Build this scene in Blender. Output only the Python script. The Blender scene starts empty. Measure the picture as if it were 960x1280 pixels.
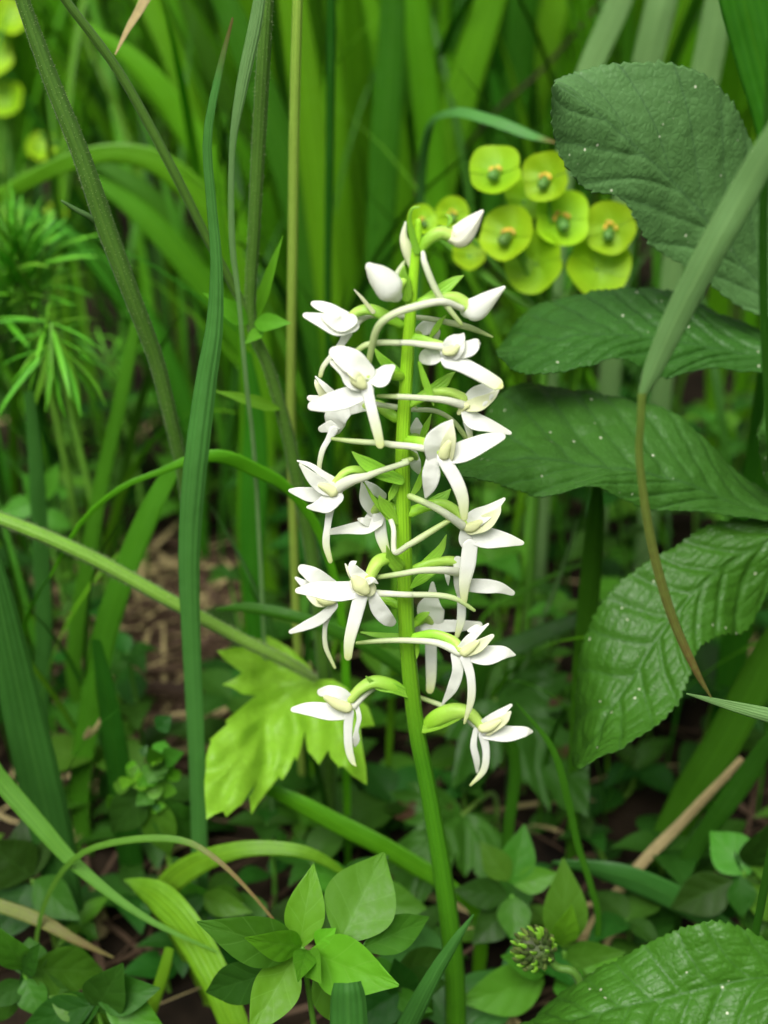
import bpy, math, random
from mathutils import Vector, noise
from mathutils.geometry import delaunay_2d_cdt
R = math.radians
random.seed(11)

# ------------------------------------------------------------------ camera, sky, sun, exposure
scene = bpy.context.scene
CAM = Vector((0.0, -0.26, 0.315))
PITCH = R(30.0)
FPX = 1875.0                                   # focal length in photo pixels (960 x 1280)
FWD = Vector((0, math.cos(PITCH), -math.sin(PITCH)))
UP = Vector((0, math.sin(PITCH), math.cos(PITCH)))
RIGHT = Vector((1, 0, 0))
cd = bpy.data.cameras.new('camera')
cam = bpy.data.objects.new('camera', cd)
scene.collection.objects.link(cam)
cam.location = CAM
cam.rotation_euler = (math.pi / 2 - PITCH, 0, 0)
cd.sensor_fit = 'VERTICAL'
cd.sensor_height = 24.0
cd.lens = 24.0 * FPX / 1280.0
cd.clip_start = 0.01
cd.clip_end = 200.0
cd.dof.use_dof = True
cd.dof.focus_distance = 0.302
cd.dof.aperture_fstop = cd.lens / 4.4          # an aperture 4.4 mm across
scene.camera = cam

SUN_EL, SUN_AZ = R(58), R(200)
world = bpy.data.worlds.new('World')
scene.world = world
world.use_nodes = True
wn = world.node_tree.nodes
wn.clear()
wo = wn.new('ShaderNodeOutputWorld')
bg = wn.new('ShaderNodeBackground')
sky = wn.new('ShaderNodeTexSky')
sky.sky_type = 'NISHITA'
sky.sun_disc = False
sky.sun_elevation = SUN_EL
sky.sun_rotation = SUN_AZ
sky.air_density = 1.0
sky.dust_density = 6.0
sky.ozone_density = 0.5
hs = wn.new('ShaderNodeHueSaturation')
hs.inputs['Saturation'].default_value = 0.12     # an overcast sky is almost colourless
world.node_tree.links.new(sky.outputs[0], hs.inputs['Color'])
world.node_tree.links.new(hs.outputs[0], bg.inputs[0])
bg.inputs[1].default_value = 0.085
world.node_tree.links.new(bg.outputs[0], wo.inputs[0])
sd = bpy.data.lights.new('sun', 'SUN')
sd.energy = 1.5
sd.angle = R(35)
sd.color = (1.0, 0.97, 0.92)
sun = bpy.data.objects.new('sun', sd)
scene.collection.objects.link(sun)
sdir = Vector((math.sin(SUN_AZ) * math.cos(SUN_EL), math.cos(SUN_AZ) * math.cos(SUN_EL), math.sin(SUN_EL)))
sun.rotation_euler = sdir.to_track_quat('Z', 'Y').to_euler()
scene.view_settings.view_transform = 'Standard'
scene.view_settings.look = 'None'
scene.view_settings.exposure = 1.15
scene.view_settings.gamma = 1.0
scene.view_settings.use_curve_mapping = False
scene.cycles.max_bounces = 6
scene.cycles.transmission_bounces = 4
scene.cycles.diffuse_bounces = 4

C = scene.collection

# ------------------------------------------------------------------ geometry helpers
def W(px, py, Y):
    """photo pixel -> point on the upright plane y = Y (metres behind the orchid)"""
    d = RIGHT * ((px - 480) / FPX) + UP * ((640 - py) / FPX) + FWD
    return CAM + d * ((Y - CAM.y) / d.y)

def WG(px, py, z=0.0):
    d = RIGHT * ((px - 480) / FPX) + UP * ((640 - py) / FPX) + FWD
    return CAM + d * ((z - CAM.z) / d.z)

def mpp(p):
    return (p - CAM).dot(FWD) / FPX            # metres per photo pixel at a point

def newmesh(name, verts, faces, uvs=None, mat=None, smooth=True):
    me = bpy.data.meshes.new(name)
    me.from_pydata(verts, [], faces)
    if uvs:
        ul = me.uv_layers.new(name='UVMap')
        buf = [0.0] * (len(me.loops) * 2)
        vi = [0] * len(me.loops)
        me.loops.foreach_get('vertex_index', vi)
        for i, v in enumerate(vi):
            buf[2 * i], buf[2 * i + 1] = uvs[v]
        ul.data.foreach_set('uv', buf)
    if smooth:
        me.polygons.foreach_set('use_smooth', [True] * len(me.polygons))
    if mat:
        me.materials.append(mat)
    me.update()
    return me

def tag(o, label, cat, group=None, kind=None):
    o['label'] = label
    o['category'] = cat
    if group:
        o['group'] = group
    if kind:
        o['kind'] = kind
    return o

def empty(name, loc, label, cat, group=None):
    o = bpy.data.objects.new(name, None)
    o.empty_display_size = 0.01
    C.objects.link(o)
    o.location = loc
    o['origin'] = list(loc)
    return tag(o, label, cat, group)

def root_of(o):
    while o.parent:
        o = o.parent
    return o

def add(name, data, mat, parent=None, origin=None):
    """data = (verts, faces, uvs) in world space; parts hang on the root's base"""
    v, f, uv = data
    if parent:
        org = root_of(parent).location.copy()
    else:
        org = origin if origin is not None else Vector((0, 0, 0))
    me = newmesh(name, [tuple(Vector(p) - org) for p in v], f, uv, mat)
    o = bpy.data.objects.new(name, me)
    C.objects.link(o)
    if parent:
        o.parent = parent
    else:
        o.location = org
    return o

def join(parts):
    V, F, U = [], [], []
    for v, f, u in parts:
        b = len(V)
        V += list(v); U += list(u)
        F += [tuple(i + b for i in q) for q in f]
    return V, F, U

def catmull(vals, n):
    """resample a list of Vectors or floats, n values, Catmull-Rom by chord"""
    m = len(vals)
    out = []
    for k in range(n):
        s = k / (n - 1) * (m - 1)
        i = min(int(s), m - 2)
        t = s - i
        p1, p2 = vals[i], vals[i + 1]
        p0 = vals[i - 1] if i > 0 else p1 + (p1 - p2)
        p3 = vals[i + 2] if i + 2 < m else p2 + (p2 - p1)
        out.append(0.5 * ((2 * p1) + (p2 - p0) * t + (2 * p0 - 5 * p1 + 4 * p2 - p3) * t * t
                          + (3 * p1 - p0 - 3 * p2 + p3) * t ** 3))
    return out

def frames(P, roll, ref):
    out = []
    n = len(P)
    prev = None
    for i in range(n):
        T = (P[min(i + 1, n - 1)] - P[max(i - 1, 0)])
        if T.length < 1e-9:
            T = Vector((0, 0, 1))
        T.normalize()
        S = T.cross(ref)
        if S.length < 0.15 and prev is not None:
            S = prev - T * prev.dot(T)
        S.normalize()
        if prev is not None and S.dot(prev) < -0.2:
            S = -S
        prev = S
        N = S.cross(T)
        a = roll[i]
        out.append((T, S * math.cos(a) + N * math.sin(a), N * math.cos(a) - S * math.sin(a)))
    return out

def strap(P, Wd, thick, cup=0.0, roll=0.0, n=18, k=10, ref=None, wob=0.0, cap=True, ribs=0.0):
    """closed, flattened tube along P with full widths Wd (m); thick = ratio to the width or list"""
    ref = ref or FWD
    P = catmull([Vector(p) for p in P], n)
    Wd = [max(w, 1e-5) for w in catmull(list(Wd), n)]
    if not isinstance(roll, (list, tuple)):
        roll = [roll, roll]
    rl = catmull(list(roll), n)
    seed = random.random() * 50
    FR = frames(P, rl, ref)
    V, F, U = [], [], []
    rows = []
    def ring(c, fr, w, th, v):
        T, S, N = fr
        b = len(V)
        for j in range(k):
            a = 2 * math.pi * j / k
            x, z = math.cos(a) * w / 2, math.sin(a) * th / 2
            if ribs:
                g = 1 + ribs * math.cos(3 * a + v * 6)
                x *= g; z *= g
            zz = z + cup * (x * x / (w / 2 + 1e-9))
            if wob:
                zz += wob * w * noise.noise(Vector((seed + x / (w + 1e-6) * 1.3, v * 5, seed)))
            V.append(c + S * x + N * zz)
            U.append((0.5 + math.cos(a) / 2, v))
        rows.append(b)
    th = lambda w: thick * w if not isinstance(thick, tuple) else min(max(thick[0] * w, thick[1]), w)
    w0, w1 = Wd[0], Wd[-1]
    if cap:
        for s, q in ((0.42, 0.42), (0.25, 0.76)):
            ring(P[0] - FR[0][0] * w0 * s * 0.9, FR[0], w0 * q, th(w0 * q), 0.0)
    for i in range(n):
        ring(P[i], FR[i], Wd[i], th(Wd[i]), i / (n - 1))
    if cap:
        for s, q in ((0.25, 0.76), (0.42, 0.42)):
            ring(P[-1] + FR[-1][0] * w1 * s * 0.9, FR[-1], w1 * q, th(w1 * q), 1.0)
    for a, b in zip(rows, rows[1:]):
        for j in range(k):
            j2 = (j + 1) % k
            F.append((a + j, a + j2, b + j2, b + j))
    V.append(P[0] - FR[0][0] * (w0 * 0.45 if cap else 0)); U.append((0.5, 0)); c0 = len(V) - 1
    V.append(P[-1] + FR[-1][0] * (w1 * 0.45 if cap else 0)); U.append((0.5, 1)); c1 = len(V) - 1
    for j in range(k):
        j2 = (j + 1) % k
        F.append((c0, rows[0] + j2, rows[0] + j))
        F.append((c1, rows[-1] + j, rows[-1] + j2))
    return V, F, U

def sheet(P, Wd, fold=0.25, roll=0.0, n=26, ref=None, wave=0.0):
    """grass blade: keeled sheet with 7 points across and a real, thin section"""
    ref = ref or FWD
    P = catmull([Vector(p) for p in P], n)
    Wd = [max(w, 1e-4) for w in catmull(list(Wd), n)]
    if not isinstance(roll, (list, tuple)):
        roll = [roll, roll]
    FR = frames(P, catmull(list(roll), n), ref)
    seed = random.random() * 90
    V, F, U = [], [], []
    m = 7
    for i in range(n):
        T, S, N = FR[i]
        for side in (0, 1):
            for j in range(m):
                u = j / (m - 1) * 2 - 1
                x = u * Wd[i] / 2
                z = fold * abs(x) - fold * Wd[i] * 0.2 + wave * Wd[i] * noise.noise(Vector((u * 0.8, i / n * 6, seed)))
                t = min(0.00028, Wd[i] * 0.1) * (1.0 - u * u * 0.8) * (1.4 - abs(u))
                V.append(P[i] + S * x + N * (z + (t if side else 0)))
                U.append(((u + 1) / 2, i / (n - 1)))
    for i in range(n - 1):
        a, b = i * 2 * m, (i + 1) * 2 * m
        for j in range(m - 1):
            F.append((a + j, a + j + 1, b + j + 1, b + j))
            F.append((a + m + j, b + m + j, b + m + j + 1, a + m + j + 1))
        F.append((a, b, b + m, a + m))
        F.append((a + m - 1, a + 2 * m - 1, b + 2 * m - 1, b + m - 1))
    return V, F, U

def smooth01(x):
    x = max(0.0, min(1.0, x))
    return x * x * (3 - 2 * x)

def vein_height(u, v, nv, slant):
    """relief of a feather-veined leaf; u in -1..1 across, v 0..1 along (base to tip): height, vein mask"""
    a = abs(u)
    ph = (v - slant * a + slant * 0.25 * a * a) * nv + (0.37 if u > 0 else 0.0)
    d = abs(ph - round(ph)) * 2                    # 0 on a vein, 1 between two
    bulge = smooth01(d * 2.0) * (0.85 + 0.15 * d)
    mid = smooth01(a / 0.10)
    ph2 = (a * nv * 0.55 + v * 0.6 * nv + math.floor(ph) * 0.37)
    d2 = abs(ph2 - round(ph2)) * 2
    bulge2 = 0.7 + 0.3 * smooth01(d2 * 2.2)
    edge = 1 - smooth01((a - 0.8) / 0.2) * 0.5
    return bulge * bulge2 * mid * edge, max(1 - smooth01(d * 5), 1 - smooth01(a / 0.05))

def gridleaf(mid, left, right, relief=0.0006, nv=9, slant=0.20, serr=0.02, nserr=30, rows=150, cols=72, rough=0.0012, arch=0.0):
    """leaf from three matching lists of points (base to tip): midrib, left edge, right edge"""
    M = catmull([Vector(p) for p in mid], rows)
    L = catmull([Vector(p) for p in left], rows)
    Rr = catmull([Vector(p) for p in right], rows)
    seed = random.random() * 60
    V, F, U = [], [], []
    for i in range(rows):
        v = i / (rows - 1)
        T = (M[min(i + 1, rows - 1)] - M[max(i - 1, 0)]).normalized()
        across = (Rr[i] - L[i])
        N = across.cross(T)
        N = N.normalized() if N.length > 1e-9 else Vector((0, 0, 1))
        if N.z < 0:
            N = -N
        saw = (v * nserr) % 1.0
        tooth = (saw ** 0.8 if saw < 0.8 else (1 - saw) / 0.2) * (0.75 + 0.5 * noise.noise(Vector((seed, v * nserr * 0.5, 3))))
        for j in range(cols):
            u = j / (cols - 1) * 2 - 1
            E = L[i] if u < 0 else Rr[i]
            a = abs(u)
            p = M[i].lerp(E, a)
            out = E - M[i]
            if out.length > 1e-6:
                p = p + out.normalized() * (serr * (tooth - 0.5)) * smooth01((a - 0.86) / 0.14)
            h, mk = vein_height(u, v, nv, slant)
            z = relief * h + rough * noise.noise(p * 60 + Vector((seed, 0, 0))) + 0.35 * rough * noise.noise(p * 240)
            z -= arch * a * a
            V.append(p + N * z)
            U.append(((u + 1) / 2, v))
    for i in range(rows - 1):
        for j in range(cols - 1):
            a = i * cols + j
            F.append((a, a + 1, a + cols + 1, a + cols))
    # underside skin so that the leaf is a closed, thin body
    nV = len(V)
    V2 = [Vector(p) - Vector((0, 0, 0.00025)) for p in V]
    V += V2
    U += list(U)
    F += [(a + nV, d + nV, c + nV, b + nV) for a, b, c, d in list(F)]
    bd = [i for i in range(cols)] + [i * cols + cols - 1 for i in range(1, rows)] + \
         [(rows - 1) * cols + j for j in range(cols - 2, -1, -1)] + [i * cols for i in range(rows - 2, 0, -1)]
    for a, b in zip(bd, bd[1:] + bd[:1]):
        F.append((a, a + nV, b + nV, b))
    return V, F, U

OV = [0.10, 0.55, 0.86, 1.0, 0.97, 0.82, 0.58, 0.30, 0.04]
LANCE = [0.12, 0.62, 0.92, 1.0, 0.9, 0.74, 0.52, 0.27, 0.03]
def ovleaf(base, tip, width, nrm=None, prof=OV, cup=0.18, droop=0.10, relief=0.00018, nv=4, rows=22, cols=13, curl=0.0):
    base, tip = Vector(base), Vector(tip)
    D = tip - base
    L = D.length
    T = D.normalized()
    nrm = nrm or Vector((0, -0.35, 1))
    S = T.cross(nrm)
    if S.length < 0.05:
        S = RIGHT.copy()
    S.normalize()
    N = S.cross(T)
    pw = catmull(prof, rows)
    seed = random.random() * 40
    V, F, U = [], [], []
    for i in range(rows):
        v = i / (rows - 1)
        c = base + D * v + N * (L * droop * (4 * v * (1 - v)) * 0.6 - curl * L * v * v)
        for j in range(cols):
            u = j / (cols - 1) * 2 - 1
            w = max(pw[i], 0.01) * width / 2
            h, mk = vein_height(u, v, nv, 0.35)
            z = cup * abs(u) ** 1.5 * w + min(relief, 0.010 * L) * h + 0.06 * w * noise.noise(Vector((u * 1.5, v * 3, seed)))
            V.append(c + S * (u * w) + N * z)
            U.append(((u + 1) / 2, v))
    for i in range(rows - 1):
        for j in range(cols - 1):
            a = i * cols + j
            F.append((a, a + 1, a + cols + 1, a + cols))
    return V, F, U

def hairs(P, rad, count, length, n=40):
    """fine spreading hairs along a stem, thin three-sided spikes"""
    P = catmull([Vector(p) for p in P], n)
    rad = catmull(list(rad), n)
    FR = frames(P, [0.0] * n, FWD)
    V, F, U = [], [], []
    for _ in range(count):
        i = random.randrange(n - 1)
        t = random.random()
        c = P[i].lerp(P[i + 1], t)
        T, S, N = FR[i]
        a = random.random() * 2 * math.pi
        o = S * math.cos(a) + N * math.sin(a)
        o2 = (o + T * random.uniform(-0.5, 0.5)).normalized()
        b = c + o * rad[i] * 0.95
        e = b + o2 * length * random.uniform(0.5, 1.3)
        q = T * 0.00004
        r = o.cross(T) * 0.00004
        k = len(V)
        V += [b + q, b - q + r, b - q - r, e]
        U += [(0.5, 0)] * 3 + [(0.5, 1)]
        F += [(k, k + 1, k + 3), (k + 1, k + 2, k + 3), (k + 2, k, k + 3)]
    return V, F, U

# ------------------------------------------------------------------ materials
def nodes_of(name):
    m = bpy.data.materials.new(name)
    m.use_nodes = True
    nt = m.node_tree
    nt.nodes.clear()
    return m, nt, nt.nodes, nt.links

def leafy(name, base, tip=None, rough=0.5, transl=0.35, tcol=None, stripes=0, vein=None, speck=0.0, mottled=0.25,
          jitter=0.12, spec=0.4, scale=90.0, tip_at=(0.5, 1.0), spots=None, nv=0, sheen=0.0, crack=0.0):
    m, nt, N, L = nodes_of(name)
    out = N.new('ShaderNodeOutputMaterial')
    tc = N.new('ShaderNodeTexCoord')
    geo = N.new('ShaderNodeNewGeometry')
    oi = N.new('ShaderNodeObjectInfo')
    sep = N.new('ShaderNodeSeparateXYZ')
    L.new(tc.outputs['UV'], sep.inputs[0])
    def math_(op, a, b=None, c=None):
        n = N.new('ShaderNodeMath'); n.operation = op
        for i, x in enumerate((a, b, c)):
            if x is None: continue
            if isinstance(x, (int, float)): n.inputs[i].default_value = x
            else: L.new(x, n.inputs[i])
        return n.outputs[0]
    def mix(fac, a, b, mode='MIX'):
        n = N.new('ShaderNodeMix'); n.data_type = 'RGBA'; n.blend_type = mode
        if isinstance(fac, (int, float)): n.inputs[0].default_value = fac
        else: L.new(fac, n.inputs[0])
        for i, x in ((6, a), (7, b)):
            if isinstance(x, tuple): n.inputs[i].default_value = (*x, 1)
            else: L.new(x, n.inputs[i])
        return n.outputs[2]
    def noise_(sc, det=3, vec=None):
        n = N.new('ShaderNodeTexNoise')
        n.inputs['Scale'].default_value = sc
        n.inputs['Detail'].default_value = det
        L.new(vec or geo.outputs['Position'], n.inputs['Vector'])
        return n.outputs['Fac']
    def mrange(x, a, b, c=0.0, d=1.0):
        n = N.new('ShaderNodeMapRange')
        L.new(x, n.inputs[0])
        for i, q in enumerate((a, b, c, d)): n.inputs[i + 1].default_value = q
        return n.outputs[0]
    col = base
    if tip:
        col = mix(mrange(sep.outputs['Y'], tip_at[0], tip_at[1]), base, tip)
    n1 = noise_(scale, 1)
    n2 = noise_(scale * 7, 2)
    col = mix(mrange(n1, 0.3, 0.7, 0, mottled), col, tuple(c * 0.55 for c in base))
    col = mix(mrange(n2, 0.35, 0.75, 0, mottled * 0.6), col, tuple(min(1, c * 1.6) for c in base))
    # variation from one blade or leaf to the next
    hsv = N.new('ShaderNodeHueSaturation')
    L.new(mrange(oi.outputs['Random'], 0, 1, 0.5 - jitter * 0.10, 0.5 + jitter * 0.10), hsv.inputs['Hue'])
    L.new(mrange(math_('FRACT', math_('MULTIPLY', oi.outputs['Random'], 7.13)), 0, 1, 1 - jitter * 2, 1 + jitter * 2), hsv.inputs['Value'])
    if isinstance(col, tuple): hsv.inputs['Color'].default_value = (*col, 1)
    else: L.new(col, hsv.inputs['Color'])
    col = hsv.outputs[0]
    height = None
    if stripes:
        s = math_('SINE', math_('MULTIPLY', sep.outputs['X'], stripes * 6.283))
        s01 = mrange(s, -1, 1)
        col = mix(math_('MULTIPLY', s01, 0.16), col, (base[0] * 1.7, base[1] * 1.55, base[2] * 1.6))
        keel = mrange(math_('ABSOLUTE', math_('SUBTRACT', sep.outputs['X'], 0.5)), 0.0, 0.07, 1.0, 0.0)
        col = mix(math_('MULTIPLY', keel, 0.2), col, (base[0] * 2.0 + .01, base[1] * 1.7, base[2] * 1.9))
        height = s01
    if vein:
        # feather veins, the same rule as the relief of the mesh
        u = math_('SUBTRACT', math_('MULTIPLY', sep.outputs['X'], 2.0), 1.0)
        a = math_('ABSOLUTE', u)
        ph = math_('MULTIPLY', math_('ADD', math_('SUBTRACT', sep.outputs['Y'], math_('MULTIPLY', a, vein[1])),
                                     math_('MULTIPLY', math_('MULTIPLY', a, a), vein[1] * 0.25)), float(nv))
        ph = math_('ADD', ph, math_('MULTIPLY', math_('GREATER_THAN', u, 0.0), 0.37))
        d = math_('MULTIPLY', math_('ABSOLUTE', math_('SUBTRACT', ph, math_('ROUND', ph))), 2.0)
        vm = mrange(d, 0.0, 0.10, 1.0, 0.0)
        mm = mrange(a, 0.0, 0.035, 1.0, 0.0)
        vm = math_('MAXIMUM', vm, mm)
        col = mix(math_('MULTIPLY', vm, vein[2]), col, vein[0])
    if crack:
        vo = N.new('ShaderNodeTexVoronoi')
        vo.feature = 'DISTANCE_TO_EDGE'
        vo.inputs['Scale'].default_value = crack
        L.new(geo.outputs['Position'], vo.inputs['Vector'])
        cr = mrange(vo.outputs['Distance'], 0.0, 0.30, 0.0, 0.9)
        height = cr if height is None else math_('ADD', height, cr)
        col = mix(mrange(vo.outputs['Distance'], 0.0, 0.10, 0.18, 0.0), col, tuple(c * 0.6 for c in base))
    if spots:
        ns = noise_(spots[1], 2)
        col = mix(mrange(ns, spots[2], spots[2] + 0.04), col, spots[0])
    if speck:
        vo = N.new('ShaderNodeTexVoronoi')
        vo.inputs['Scale'].default_value = 260.0
        L.new(geo.outputs['Position'], vo.inputs['Vector'])
        ms = math_('MULTIPLY', mrange(vo.outputs['Distance'], 0.05, 0.11, 1.0, 0.0),
                   math_('GREATER_THAN', noise_(70.0, 2), 1.0 - speck))
        col = mix(ms, col, (0.55, 0.6, 0.42))
    pb = N.new('ShaderNodeBsdfPrincipled')
    if isinstance(col, tuple): pb.inputs['Base Color'].default_value = (*col, 1)
    else: L.new(col, pb.inputs['Base Color'])
    L.new(mrange(n2, 0.3, 0.7, rough - 0.08, rough + 0.12), pb.inputs['Roughness'])
    pb.inputs['Specular IOR Level'].default_value = spec
    if sheen:
        pb.inputs['Sheen Weight'].default_value = sheen
        pb.inputs['Sheen Roughness'].default_value = 0.4
    bmp = N.new('ShaderNodeBump')
    bmp.inputs['Strength'].default_value = 0.30
    bmp.inputs['Distance'].default_value = 0.0003
    hh = math_('MULTIPLY', n2, 0.8)
    if height is not None:
        hh = math_('ADD', hh, height)
    L.new(hh, bmp.inputs['Height'])
    L.new(bmp.outputs[0], pb.inputs['Normal'])
    if transl > 0:
        tr = N.new('ShaderNodeBsdfTranslucent')
        tcn = mix(1.0, col, tcol or (1.15, 1.25, 0.40), 'MULTIPLY')
        L.new(tcn, tr.inputs['Color'])
        mx = N.new('ShaderNodeMixShader')
        mx.inputs[0].default_value = transl
        L.new(pb.outputs[0], mx.inputs[1])
        L.new(tr.outputs[0], mx.inputs[2])
        L.new(mx.outputs[0], out.inputs[0])
    else:
        L.new(pb.outputs[0], out.inputs[0])
    return m

white = (0.90, 0.91, 0.86)
TW = (1.0, 1.0, 0.9)
M = {}
M['petal'] = leafy('white_petal', white, (0.88, 0.89, 0.80), rough=0.45, transl=0.40, tcol=TW, mottled=0.04, jitter=0.02, scale=300, spec=0.3)
M['cream'] = leafy('cream_petal', (0.80, 0.83, 0.52), (0.85, 0.87, 0.68), rough=0.45, transl=0.30, tcol=TW, mottled=0.08, jitter=0.03, scale=300, spec=0.3)
M['bud'] = leafy('bud_skin', (0.80, 0.82, 0.55), (0.86, 0.86, 0.72), rough=0.42, transl=0.2, tcol=TW, mottled=0.10, jitter=0.03, scale=200, spec=0.3, tip_at=(0.1, 0.6), stripes=3)
M['lip'] = leafy('lip_skin', white, (0.58, 0.66, 0.22), rough=0.45, transl=0.3, tcol=TW, mottled=0.05, jitter=0.02, scale=300, tip_at=(0.35, 1.05), spec=0.3)
M['spur'] = leafy('spur_skin', (0.80, 0.82, 0.66), (0.42, 0.56, 0.16), rough=0.4, transl=0.3, tcol=TW, mottled=0.05, jitter=0.03, scale=300, tip_at=(0.2, 1.0), spec=0.35)
M['column'] = leafy('column_skin', (0.78, 0.82, 0.42), rough=0.45, transl=0.25, tcol=TW, mottled=0.15, jitter=0.02, scale=400)
M['ovary'] = leafy('ovary_skin', (0.30, 0.60, 0.035), (0.58, 0.78, 0.18), rough=0.42, transl=0.25, mottled=0.15, jitter=0.05, scale=250, tip_at=(0.2, 1.0))
M['bract'] = leafy('bract_skin', (0.26, 0.54, 0.04), (0.38, 0.64, 0.10), rough=0.42, transl=0.35, mottled=0.15, jitter=0.06, scale=250, stripes=4)
M['ostem'] = leafy('orchid_stem_skin', (0.058, 0.22, 0.007), (0.40, 0.78, 0.03), rough=0.4, transl=0.12, mottled=0.05, jitter=0.0, scale=150, tip_at=(0.28, 0.66), stripes=5)
M['leaflet'] = leafy('leaflet_skin', (0.034, 0.115, 0.013), rough=0.44, transl=0.22, mottled=0.25, jitter=0.06, scale=140, vein=((0.030, 0.085, 0.024), 0.20, 0.6), nv=10, speck=0.47, spec=0.25, crack=600)
M['leaflet_sheen'] = leafy('leaflet_skin_sheen', (0.074, 0.170, 0.045), rough=0.48, transl=0.18, mottled=0.2, jitter=0.04, scale=140, vein=((0.04, 0.10, 0.035), 0.27, 0.5), nv=7, speck=0.47, spec=0.4, crack=600)  # greyish sheen of the sky painted into this leaflet's base colour
M['leaflet_fresh'] = leafy('leaflet_skin_fresh', (0.046, 0.150, 0.011), rough=0.42, transl=0.25, mottled=0.2, jitter=0.05, scale=140, vein=((0.035, 0.11, 0.02), 0.20, 0.5), nv=9, speck=0.44, spec=0.28, crack=600)
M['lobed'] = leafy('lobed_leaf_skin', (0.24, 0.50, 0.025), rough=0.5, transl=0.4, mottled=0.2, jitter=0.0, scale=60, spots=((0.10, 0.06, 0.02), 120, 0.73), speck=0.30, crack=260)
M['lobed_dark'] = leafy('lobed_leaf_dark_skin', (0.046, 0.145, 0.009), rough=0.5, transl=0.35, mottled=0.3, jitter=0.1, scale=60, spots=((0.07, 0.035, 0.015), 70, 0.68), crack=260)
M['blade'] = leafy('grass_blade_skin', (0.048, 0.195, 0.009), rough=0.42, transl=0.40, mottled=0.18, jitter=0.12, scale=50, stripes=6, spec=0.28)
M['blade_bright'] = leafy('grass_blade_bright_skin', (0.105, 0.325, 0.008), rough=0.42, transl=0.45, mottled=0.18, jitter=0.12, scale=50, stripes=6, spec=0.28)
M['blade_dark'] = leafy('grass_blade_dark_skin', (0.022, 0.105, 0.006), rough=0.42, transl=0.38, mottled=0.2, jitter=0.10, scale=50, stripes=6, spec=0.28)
M['blade_blue'] = leafy('grass_blade_grey_green_skin', (0.135, 0.270, 0.080), rough=0.5, transl=0.30, mottled=0.2, jitter=0.04, scale=60, stripes=5, spec=0.4, speck=0.34)
M['blade_cool'] = leafy('grass_blade_cool_skin', (0.040, 0.155, 0.022), rough=0.42, transl=0.3, mottled=0.2, jitter=0.04, scale=60, stripes=6, spec=0.3)
M['blade_yellow'] = leafy('grass_blade_yellowing_skin', (0.15, 0.34, 0.012), (0.11, 0.30, 0.010), rough=0.45, transl=0.4, mottled=0.35, jitter=0.05, scale=60, stripes=6)
M['blade_browntip'] = leafy('grass_blade_brown_tip_skin', (0.070, 0.25, 0.042), (0.17, 0.065, 0.022), rough=0.5, transl=0.35, mottled=0.25, jitter=0.04, scale=60, stripes=5, tip_at=(0.90, 0.985))
M['blade_wither'] = leafy('grass_blade_withering_skin', (0.14, 0.22, 0.03), (0.15, 0.07, 0.03), rough=0.55, transl=0.3, mottled=0.4, jitter=0.04, scale=120, stripes=4, tip_at=(0.25, 0.9))
M['blade_pale'] = leafy('grass_blade_pale_skin', (0.105, 0.29, 0.030), rough=0.45, transl=0.35, mottled=0.2, jitter=0.03, scale=60, stripes=5, spec=0.35)
M['wiry'] = leafy('wiry_blade_skin', (0.085, 0.22, 0.018), (0.22, 0.10, 0.05), rough=0.5, transl=0.3, mottled=0.3, jitter=0.0, scale=120, stripes=3, tip_at=(0.66, 0.82))
M['straw'] = leafy('straw_skin', (0.38, 0.31, 0.14), rough=0.6, transl=0.2, tcol=(1, .9, .7), mottled=0.5, jitter=0.1, scale=160, stripes=5, spec=0.3)
M['litter'] = leafy('litter_skin', (0.052, 0.032, 0.019), rough=0.75, transl=0.15, tcol=(1, .9, .7), mottled=0.5, jitter=0.3, scale=160, spec=0.2)
M['hairy_stem'] = leafy('hairy_stem_skin', (0.060, 0.155, 0.014), rough=0.55, transl=0.08, mottled=0.3, jitter=0.05, scale=200, stripes=4, sheen=0.05)
M['hairy_green'] = leafy('petiole_skin', (0.15, 0.33, 0.03), (0.12, 0.20, 0.03), rough=0.5, transl=0.1, mottled=0.3, jitter=0.03, scale=200, stripes=4, sheen=0.1)
M['tan_stem'] = leafy('tan_stem_skin', (0.24, 0.36, 0.05), (0.19, 0.38, 0.04), rough=0.5, transl=0.12, mottled=0.25, jitter=0.03, scale=150, stripes=4)
M['hair'] = leafy('hair_skin', (0.36, 0.46, 0.20), rough=0.5, transl=0.4, tcol=TW, mottled=0.0, jitter=0.0)
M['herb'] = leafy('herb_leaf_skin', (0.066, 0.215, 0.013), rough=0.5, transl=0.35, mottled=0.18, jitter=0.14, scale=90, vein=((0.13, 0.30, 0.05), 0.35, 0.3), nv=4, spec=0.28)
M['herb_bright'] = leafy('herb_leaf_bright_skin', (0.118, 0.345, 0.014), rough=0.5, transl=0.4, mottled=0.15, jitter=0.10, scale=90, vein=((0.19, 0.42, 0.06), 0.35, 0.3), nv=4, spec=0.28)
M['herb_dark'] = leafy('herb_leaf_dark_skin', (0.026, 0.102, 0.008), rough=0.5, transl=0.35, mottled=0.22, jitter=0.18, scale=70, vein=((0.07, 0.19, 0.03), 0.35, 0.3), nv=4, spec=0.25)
M['herb_stem'] = leafy('herb_stem_skin', (0.11, 0.28, 0.025), rough=0.5, transl=0.1, mottled=0.2, jitter=0.1, scale=120)
M['spurge'] = leafy('spurge_bract_skin', (0.27, 0.52, 0.008), (0.36, 0.60, 0.010), rough=0.5, transl=0.4, mottled=0.15, jitter=0.08, scale=120, tcol=(1.2, 1.15, .5))
M['gland'] = leafy('spurge_gland_skin', (0.55, 0.36, 0.03), rough=0.4, transl=0.1, mottled=0.2, jitter=0.15, scale=300)
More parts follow.
